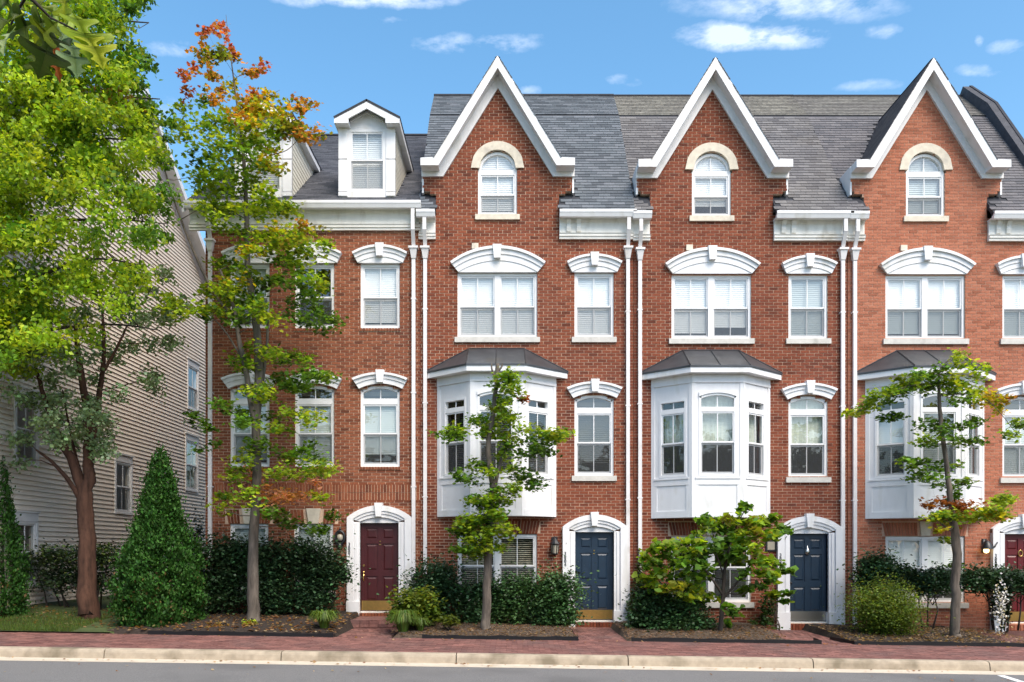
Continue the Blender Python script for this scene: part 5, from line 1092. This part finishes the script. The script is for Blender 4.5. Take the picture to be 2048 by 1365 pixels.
# near oak bough with big lobed leaves
def lobed_leaf(l=.16):
    half = [(0, 0), (.06, .02), (.12, .07), (.20, .16), (.16, .30), (.24, .34), (.30, .20), (.36, .10), (.46, .12), (.52, .30), (.46, .44), (.58, .46), (.64, .30), (.66, .16), (.74, .12), (.82, .22), (.86, .12), (1, .0)]
    h = np.array(half); out = []
    for i in range(len(h) - 1):
        p0, p1, p2, p3 = h[max(i - 1, 0)], h[i], h[i + 1], h[min(i + 2, len(h) - 1)]
        for t in (0, .33, .67): out.append(.5 * (2 * p1 + (p2 - p0) * t + (2 * p0 - 5 * p1 + 4 * p2 - p3) * t * t + (3 * p1 - p0 - 3 * p2 + p3) * t ** 3))
    out.append(h[-1]); return [(a * l, max(0, b) * l) for a, b in out]
nb = np.array((-4.6, -18.6, .0))
bt = thing('near_oak_tree', 'oak bough of big lobed leaves reaching in beside the street', 'tree', tuple(np.array((-4.6, -18.2, -.12))))
NYY = -16.7
bm = MB()
tip = P(105, 62, NYY); a0 = np.array((-4.6, -18.2, -.12))
bm.tube([a0, a0 + (0, 0, 1.5), a0 + (.05, 0, 3.2), a0 + (.1, .1, 5.5)], [.16, .13, .11, .07], 10)
bm.tube([a0 + (.05, 0, 3.4), a0 + (1.2, .5, 3.9), a0 + (2.3, 1.2, 3.95), P(55, -10, NYY), P(100, 35, NYY)], [.05, .035, .02, .008, .004], 8)
bm.tube([P(55, -10, NYY), P(30, 30, NYY + .1), P(10, 80, NYY + .1)], [.006, .004, .003], 5); bm.tube([P(100, 35, NYY), P(150, 60, NYY), P(185, 85, NYY + .05)], [.004, .003, .002], 5)
part('trunk', bm, 'bark_dark', bt, smooth=True, fix=False)
NL = [(60, 50, 100, 200, (.09, .14, .018)), (95, 95, 105, 250, (.055, .085, .012)), (25, 40, 90, 230, (.12, .17, .02)), (120, 55, 95, 330, (.26, .36, .20)), (165, 60, 110, 290, (.24, .32, .015)), (185, 90, 85, 300, (.33, .36, .02)), (110, 115, 80, 275, (.30, .075, .02)), (140, 95, 95, 265, (.03, .07, .025)), (150, 110, 75, 280, (.25, .34, .19)), (85, 15, 85, 170, (.2, .26, .02)), (130, 12, 80, 80, (.25, .30, .015)), (15, 75, 70, 260, (.24, .32, .14)), (70, 120, 60, 280, (.14, .20, .02)), (20, 10, 80, 120, (.10, .17, .02)), (95, 60, 70, 215, (.20, .26, .02))]  # pale grey-green leaves have a highlight painted into their colour
for i, (px, py, size, ang, col) in enumerate(NL):
    L_ = size * (DIST + NYY) / FPX; half = lobed_leaf(L_); rust = col[0] > 2 * col[1]
    if rust: half = [(a, b * .45) for a, b in half]
    if col[0] < .22: col = tuple(v * .72 for v in col)  # shade on the bough put into the colour of the greener leaves
    y = NYY + rng.uniform(-.15, .15); c = Vector(P(px, py, y)); ax = Vector((math.cos(R(ang)), rng.uniform(-.5, .5), math.sin(R(ang)))).normalized(); nrm = Vector((rng.uniform(-.9, .9), -1, rng.uniform(-.2, 1.1))); nrm = (nrm - ax * nrm.dot(ax)).normalized(); sd_ = ax.cross(nrm)
    m_ = MB(); vs = []
    for (a, b) in half: cr = -.5 * (a / L_ - .5) ** 2 * L_; vs.append(c + ax * (a - L_ * .4) + nrm * cr)
    n = len(half)
    for s in (1, -1):
        for (a, b) in half: cr = -.5 * (a / L_ - .5) ** 2 * L_; vs.append(c + ax * (a - L_ * .4) + sd_ * (b * s) + nrm * (cr + abs(b) * .25))
    fs = []
    for s, o0 in ((1, n), (-1, 2 * n)):
        for k in range(n - 1): fs.append((k, k + 1, o0 + k + 1, o0 + k))
    m_.add([tuple(v) for v in vs], fs); me = m_.mesh('leaf', 'leaf', smooth=True, fix=False)
    at = me.color_attributes.new('col', 'FLOAT_COLOR', 'POINT'); vc = np.ones((len(vs), 4)); vc[:, :3] = np.array(col)[None] * (1 + rng.normal(size=(len(vs), 1)) * .16).clip(.6, 1.5); vc[:n, :3] = np.array(col) * 1.35 + .015; at.data.foreach_set('color', vc.reshape(-1)); link('leaf', me, bt)

# shrubs
def shrub(name, label, blobs, n, leaf, key, y, lm='leaf_gloss', group=None, up=.5, stems=3, cat='shrub', shape='kite', aspect=.6, base_py=None, var=.3, col=None, front=-.1, depth=.75, bark='bark_dark', tips=None):
    """blobs: (px, py, rx, rz) ellipses; depth follows the width"""
    c = [P(px, py, y) for px, py, _, _ in blobs]; mx = np.mean([p[0] for p in c]); zb = bedz(mx, y) if mx > -9 else lawnz(mx, y)
    if base_py is not None: zb = PZ(base_py, y)
    base = (mx, y, zb - .03); t = thing(name, label, cat, base, group)
    pts = []; cols = []; tot = sum(rx * rz for _, _, rx, rz in blobs); base_c = np.array(col if col is not None else PAL[key])
    k_ = (DIST + y) / FPX
    n = int(n * 1.9)
    for (px, py, rx, rz), cc in zip(blobs, c):
        m = int(n * rx * rz / tot); nc = max(10, int(rx * rz / 28)); R3 = np.array((rx * k_, min(rx * k_, 1.0) * depth, rz * k_))
        cl = cc + unit(rng.normal(size=(nc, 3))) * rng.uniform(.55, 1.0, (nc, 1)) * R3 * .9; kk = rng.integers(0, nc, m)
        p = cl[kk] + rng.normal(size=(m, 3)) * np.minimum(.16, R3 * .3) * np.where(rng.random((m, 1)) < .07, 2.0, 1.0); p[:, 2] = np.where(p[:, 1] > -.2, p[:, 2], p[:, 2]); pts.append(p); cols.append(colvar(base_c, nc, var, .08)[kk] * (1 + rng.normal(size=(m, 1)) * .18))
    pts = np.concatenate(pts); cols = np.concatenate(cols)
    if tips is not None:
        f = rng.random(len(pts)) < tips[1] * np.clip((pts[:, 2] - np.quantile(pts[:, 2], .3)) / .4, .1, 1); cols[f] = colvar(tips[0], f.sum(), .2)
    ok = (pts[:, 1] < front) & (pts[:, 2] > zb - .02); pts, cols = pts[ok], cols[ok].clip(.004, .9)
    me = leaf_mesh('foliage', pts, leaf * rng.uniform(.6, 1.2, len(pts)), cols, lm, up=up, shape=shape, aspect=aspect); o = link('foliage', me, t); o['kind'] = 'stuff'
    mb = MB()
    for i in range(stems):
        e = c[i % len(c)] + rng.normal(size=3) * .12; e[1] = min(e[1], -.12); s0 = np.array((e[0] * .65 + mx * .35, y + rng.uniform(-.1, .1), zb - .04))
        mb.tube([tuple(s0), tuple(s0 * .5 + e * .5 + rng.normal(size=3) * .05), tuple(e)], [.022, .017, .007], 6)
        for q in range(3):
            e2 = pts[rng.integers(0, len(pts))]; mb.tube([tuple(s0 * .4 + e * .6), tuple(e2)], [.01, .004], 4)
    part('stem', mb, bark, t, smooth=True, fix=False)
    return t
DK = (.036, .078, .032); HG = 'dark evergreen shrubs under the windows'
shrub('holly_shrub', 'large dark evergreen holly in the corner by the sided house', [(445, 1130, 45, 50), (440, 1190, 45, 45), (470, 1110, 30, 30)], 5200, .075, 'dg', -.95, col=DK, group=HG)
shrub('holly_shrub', 'large dark evergreen holly behind the maple trunk', [(545, 1130, 45, 45), (540, 1190, 50, 45), (510, 1120, 30, 35)], 5200, .075, 'dg', -.95, col=DK, group=HG)
shrub('holly_shrub', 'large dark evergreen holly beside the maroon door', [(635, 1130, 48, 45), (630, 1190, 42, 42), (670, 1150, 28, 28), (600, 1120, 30, 35)], 6000, .075, 'dg', -.95, col=DK, group=HG, front=-.22)
shrub('holly_shrub', 'clipped dark holly right of the maroon door, behind the nandina', [(868, 1165, 56, 40), (860, 1205, 50, 40)], 5200, .068, 'dg', -.9, col=(.034, .08, .032), group=HG, front=-.2)
shrub('camellia_shrub', 'glossy green shrub behind the pollarded tree trunk', [(935, 1200, 38, 36), (950, 1230, 45, 28), (975, 1190, 25, 28)], 3400, .07, 'dg', -.95, col=(.045, .10, .035), group=HG)
shrub('camellia_shrub', 'glossy green shrub under the beige-blind double window', [(1030, 1192, 38, 42), (1040, 1230, 50, 32), (1000, 1215, 30, 38), (1065, 1190, 28, 34)], 4600, .07, 'dg', -1.0, col=(.055, .115, .038), group=HG)
shrub('camellia_shrub', 'glossy green shrub beside the brass-plated blue door', [(1112, 1192, 46, 46), (1108, 1238, 44, 38)], 5200, .07, 'dg', -1.2, col=(.055, .12, .04), group=HG)
nn = shrub('nandina_shrub', 'light green nandina beside the maroon door walkway', [(832, 1205, 38, 28), (815, 1235, 30, 22), (855, 1225, 25, 20)], 2400, .10, 'yg', -2.0, lm='leaf', col=(.10, .16, .025), tips=((.22, .26, .04), .5), aspect=.42, up=.7)
shrub('nandina_shrub', 'little nandina seedling before the pollarded tree', [(895, 1240, 18, 12), (905, 1245, 12, 8)], 240, .08, 'yg', -2.3, lm='leaf', col=(.12, .16, .03), aspect=.45, stems=2)
shrub('ivy_clump', 'ivy mound at the foot of the brass-plated door surround', [(1300, 1225, 40, 35), (1330, 1250, 65, 22), (1385, 1250, 45, 22), (1275, 1250, 18, 22), (1310, 1195, 35, 30), (1360, 1215, 40, 30)], 7000, .075, 'dg', -1.5, col=(.04, .09, .032), stems=3, cat='ivy')
shrub('ivy_vine', 'thin ivy climbing beside the downspout above the mound', [(1281, 1140, 9, 40), (1279, 1180, 12, 40), (1262, 1205, 9, 25)], 420, .07, 'dg', -.22, lm='leaf', col=(.05, .08, .025), stems=2, cat='ivy', front=-.12)
shrub('ivy_vine', 'thin ivy on the brick beside the silver-plated blue door', [(1535, 1220, 16, 40), (1520, 1250, 22, 18), (1545, 1255, 20, 10)], 700, .07, 'dg', -.35, lm='leaf', col=(.035, .07, .022), stems=2, cat='ivy', front=-.12)
shrub('low_plant', 'small green ground plant at the silver-plated door surround', [(1560, 1262, 22, 10)], 260, .07, 'g', -1.3, lm='leaf', col=(.07, .13, .025), stems=1, cat='plant')
shrub('holly_shrub', 'dark holly behind the round boxwood', [(1755, 1145, 40, 36), (1790, 1150, 30, 26), (1735, 1165, 25, 25)], 4000, .07, 'dg', -.9, col=(.036, .08, .032), group=HG, front=-.22)
shrub('holly_hedge', 'dark raised hedge on bare stems under the white-blind double window', [(1850, 1162, 40, 22), (1885, 1160, 30, 22), (1830, 1165, 25, 18)], 4200, .065, 'dg', -.9, col=(.034, .076, .032), group=HG, front=-.22, stems=4, base_py=1255)
shrub('holly_hedge', 'dark raised hedge on bare stems beside the lit lantern', [(1960, 1162, 36, 24), (2010, 1160, 45, 24), (2060, 1165, 40, 26)], 5600, .065, 'dg', -1.0, col=(.034, .076, .032), group=HG, front=-.22, stems=4, base_py=1258)
shrub('boxwood_shrub', 'round light green boxwood ball beside the downspout', [(1767, 1222, 66, 52)], 9500, .045, 'yg', -1.9, lm='leaf', col=(.10, .155, .028), tips=((.19, .25, .05), .4), var=.22)
shrub('privet_hedge', 'loose sparse hedge against the tan siding', [(100, 1120, 45, 26), (160, 1115, 55, 24), (215, 1120, 40, 28), (120, 1160, 50, 28), (200, 1165, 40, 26)], 3400, .07, 'dg', -.6, lm='leaf_gloss', col=(.03, .055, .022), tips=((.12, .18, .04), .35), base_py=1218, stems=9)
shrub('yew_shrub', 'dark upright shrub in the gap between the two houses', [(395, 1085, 14, 45), (392, 1150, 16, 50)], 900, .06, 'dg', .6, col=(.016, .034, .016), base_py=1215, front=5)
shrub('red_leaf_seedling', 'orange leaved seedling in the mulch left of the maple', [(445, 1255, 22, 12), (500, 1250, 14, 7)], 240, .06, 'o', -2.4, lm='leaf', col=(.30, .20, .05), stems=2, cat='plant')
shrub('yellow_seedling', 'tiny yellow green seedling at the maple foot', [(500, 1247, 12, 9)], 130, .06, 'by', -2.2, lm='leaf', stems=1, cat='plant')
# white flowering vine on a stake
t = shrub('flowering_vine', 'white flowering vine hanging before the crimson door', [(2000, 1210, 16, 48), (2015, 1200, 10, 40)], 900, .06, 'dg', -1.5, col=(.014, .03, .014), base_py=1262, cat='vine')
fp, _ = spray_points(P(2003, 1215, -1.66), .15, .05, .5, 190, 30); link('flower', leaf_mesh('flower', fp, np.full(len(fp), .034), colvar((.78, .76, .76), len(fp), .06, .02), 'petal', up=-.3, aspect=.9, shape='heart'), t)['kind'] = 'stuff'
# arborvitae
def conifer(label, px, py_top, py_bot, rx_px, y, n, group, prof=None):
    base = P(px, py_bot, y); top = PZ(py_top, y); H = top - base[2]; rx = rx_px * (DIST + y) / FPX
    t = thing('arborvitae', label, 'conifer', (base[0], y, base[2] - .05), group)
    tt = 1 - np.sqrt(rng.random(n)) ; ss = [0, .1, .2, .3, .42, .5, .59, .68, .85, .95, 1]; rr = [.86, .97, 1.0, .95, .84, .67, .52, .42, .27, .12, .02]
    th = rng.uniform(0, 2 * np.pi, n); prof_r = np.interp(tt, ss, rr) * rx
    lump = 1 + .10 * np.sin(th * 5 + tt * 13) + .09 * np.sin(th * 9 - tt * 27 + 1) + .08 * np.sin(th * 4 + tt * 55) + .05 * np.sin(th * 17 + tt * 90)
    r = prof_r * lump * np.sqrt(rng.uniform(.45, 1.0, n)) + rng.normal(size=n) * np.where(rng.random(n) < .06, .11, .04)
    p = np.stack([base[0] + r * np.cos(th), y + r * np.sin(th), base[2] + tt * H + rng.normal(size=n) * .04], 1)
    dirs = np.stack([np.cos(th) * .6, np.sin(th) * .6, np.full(n, 1.0)], 1)
    cl = colvar((.032, .095, .014), n, .3, .1); br = (rng.random(n) < .05) & (tt < .3); cl[br] = colvar((.16, .11, .04), br.sum(), .2)
    me = leaf_mesh('foliage', p, .075 * rng.uniform(.5, 1.3, n), cl.clip(.003, .9), 'leaf_needle', up=.0, aspect=.36, droop=-.6, dirs=dirs); link('foliage', me, t)['kind'] = 'stuff'
    mb = MB(); mb.tube([(base[0], y, base[2] - .08), (base[0], y, base[2] + H * .5), (base[0], y, top - .15)], [.09, .05, .01], 8); part('trunk', mb, 'bark_dark', t, smooth=True, fix=False)
CG = 'arborvitae beside the sided house'
conifer('cone shaped arborvitae between the lawn tree and the brick house', 321, 893, 1250, 80, -1.9, 42000, None)
conifer('narrow arborvitae against the siding behind the lawn tree hedge', 2, 905, 1240, 46, -1.6, 12000, None)
# liriope clumps
def clump(label, px, py, rpx, hpx, y, n):
    b = P(px, py, y); b[2] = bedz(b[0], y); L_ = hpx * (DIST + y) / FPX * 1.35; mb = MB(); rw = rpx * (DIST + y) / FPX
    for i in range(n):
        a = random.uniform(0, 2 * math.pi); rr = random.uniform(.3, 1.0) * rw; l = L_ * random.uniform(.7, 1.1); w_ = .009; d = Vector((math.cos(a), math.sin(a), 0)); s = Vector((-d.y, d.x, 0)) * w_; o0 = Vector(b) + d * random.uniform(0, rw * .25)
        c = [o0, o0 + d * rr * .35 + Vector((0, 0, l * .6)), o0 + d * rr * .75 + Vector((0, 0, l * .72)), o0 + d * rr * 1.1 + Vector((0, 0, l * .42))]
        vs = []
        for k, q in enumerate(c): f = (1, 1.1, .8, .15)[k]; vs += [tuple(q - s * f), tuple(q + s * f)]
        mb.add(vs, [(0, 1, 3, 2), (2, 3, 5, 4), (4, 5, 7, 6)])
    base = (b[0], b[1], b[2] - .01); mb.v = [(x - base[0], yy - base[1], z - base[2]) for x, yy, z in mb.v]
    me = mb.mesh('blades', 'leaf', fix=False); cc = np.repeat(colvar((.12, .19, .035), n, .3, .1), 8, axis=0); at = me.color_attributes.new('col', 'FLOAT_COLOR', 'POINT'); at.data.foreach_set('color', np.concatenate([cc, np.ones((len(cc), 1))], 1).reshape(-1))
    o = link('liriope_clump', me, None, base); tag(o, label, 'plant', 'grassy liriope clumps by the walkway'); o['kind'] = 'stuff' if False else None
    del o['kind']
clump('grassy liriope clump on the holly side of the maroon door walkway', 648, 1266, 32, 34, -2.55, 320)
clump('grassy liriope clump below the light green nandina', 806, 1272, 36, 42, -2.55, 420)
clump('grassy liriope tuft between nandina and black edging', 840, 1268, 24, 26, -2.4, 200)
# fallen leaves and mulch chips
def litter(name, n, region, zf, size, cols, seed, label):
    r = np.random.default_rng(seed); x = r.uniform(region[0], region[1], n); y = region[2] + (region[3] - region[2]) * r.random(n) ** region[4]
    p = np.stack([x, y, [zf(a, b) + .012 for a, b in zip(x, y)]], 1); c = np.array(cols)[r.integers(0, len(cols), n)] * r.uniform(.7, 1.2, (n, 1))
    o = link(name, leaf_mesh(name, p, size * r.uniform(.5, 1.2, n), c, 'leaf', up=1.6, shape='maple')); o['kind'] = 'stuff'; o['label'] = label; o['category'] = 'litter'
LC = [(.30, .17, .08), (.40, .26, .14), (.22, .10, .05), (.48, .36, .22), (.16, .08, .04), (.36, .16, .06)]
litter('fallen_leaves', 1100, (-8.0, walks[0][0], -3.0, -.6, 1.0), bedz, .075, LC, 1, 'dry leaves fallen in the mulch round the maple')
litter('mulch_chips', 2600, (walks[0][1], walks[1][0], -3.0, -.8, 1.0), bedz, .05, [(.20, .12, .08), (.14, .08, .05), (.26, .16, .11), (.34, .24, .16)], 2, 'bark chips round the pollarded tree and nandina')
litter('mulch_chips', 2200, (walks[1][1], walks[2][0], -3.0, -.8, 1.0), bedz, .05, [(.20, .12, .08), (.14, .08, .05), (.26, .16, .11), (.32, .22, .15)], 3, 'bark chips under the redbud')
litter('fallen_leaves', 2600, (walks[2][1], walks[3][0] + .5, -3.0, -.6, 1.0), bedz, .06, [(.16, .10, .06), (.24, .16, .10), (.10, .07, .045), (.40, .30, .2), (.30, .18, .08)], 4, 'dry brown leaves in the bed before the orange brick house')
litter('fallen_leaves', 90, (-8, 13, -3.5, -3.1, .5), lambda x, y: SW(x, y), .06, LC, 5, 'stray fallen leaves along the back of the brick pavement')
litter('fallen_leaves', 130, (-9, 13, -5.6, -5.32, 1.0), lambda x, y: -.125 + SX(x), .05, LC, 8, 'fallen leaves lying in the concrete gutter')
litter('fallen_leaves', 60, (-9, 13, -7.2, -5.7, 1.0), lambda x, y: -.13 + (-5.55 - y) * .0088 + SX(x), .05, LC, 9, 'a few fallen leaves scattered on the asphalt')
litter('fallen_leaves', 500, (-11, -7.8, -2.6, -.3, 1.0), lawnz, .07, LC, 6, 'dry leaves fallen on the lawn under the russet-trunked tree')
# lawn grass
gm = MB(); gc = []
for i in range(15000):
    x = random.uniform(-12.0, -8.75); y = -3.0 + 2.6 * random.random() ** 1.5
    if random.random() < max(0, (y + 1.9)) * .9: continue
    z = lawnz(x, y); a = random.uniform(0, 6.28); hgt = random.uniform(.03, .085); dx_, dy_ = math.cos(a) * .006, math.sin(a) * .006; lx, ly = random.uniform(-.03, .03), random.uniform(-.03, .03)
    gm.add([(x - dx_, y - dy_, z - .005), (x + dx_, y + dy_, z - .005), (x + lx, y + ly, z + hgt)], [(0, 1, 2)]); gc.append(i)
me = gm.mesh('grass', 'leaf', fix=False); k = len(gc); cc = np.repeat(colvar((.10, .15, .03), k, .3, .12), 3, axis=0); at = me.color_attributes.new('col', 'FLOAT_COLOR', 'POINT'); at.data.foreach_set('color', np.concatenate([cc, np.ones((len(cc), 1))], 1).reshape(-1))
o = link('grass', me); o['kind'] = 'stuff'; o['label'] = 'short green grass on the lawn beside the pavement'; o['category'] = 'grass'

# trees across the street, behind the viewer, that the windows mirror
pts = []; 
for k in range(46):
    cx = -70 + k * 3.1 + rng.uniform(-1, 1); hh = rng.uniform(9.5, 14.0); yy = -52 + rng.uniform(-4, 4)
    p = np.array((cx, yy, hh * .55)) + unit(rng.normal(size=(420, 3))) * rng.uniform(.5, 1, (420, 1)) * np.array((3.2, 2.5, hh * .45)); pts.append(p)
pts = np.concatenate(pts); o = link('far_trees', leaf_mesh('far_trees', pts, 1.1 * rng.uniform(.6, 1.2, len(pts)), colvar((.05, .085, .022), len(pts), .3), 'leaf', up=.1)); o['kind'] = 'stuff'; o['label'] = 'belt of trees across the street mirrored in the window panes'; o['category'] = 'trees'
# low belt of trees beyond the back gardens, seen only in the gap between the houses
pts = []
for k in range(34):
    cx = -60 + k * 3.4 + rng.uniform(-1, 1); hh = rng.uniform(6.5, 9.0); yy = 42 + rng.uniform(-3, 3)
    pts.append(np.array((cx, yy, hh * .5 - .5)) + unit(rng.normal(size=(260, 3))) * rng.uniform(.5, 1, (260, 1)) * np.array((3.0, 2.5, hh * .5)))
pts = np.concatenate(pts); o = link('back_trees', leaf_mesh('back_trees', pts, 1.0 * rng.uniform(.6, 1.2, len(pts)), colvar((.06, .10, .025), len(pts), .3), 'leaf', up=.1)); o['kind'] = 'stuff'; o['label'] = 'low belt of trees beyond the back gardens of the houses'; o['category'] = 'trees'
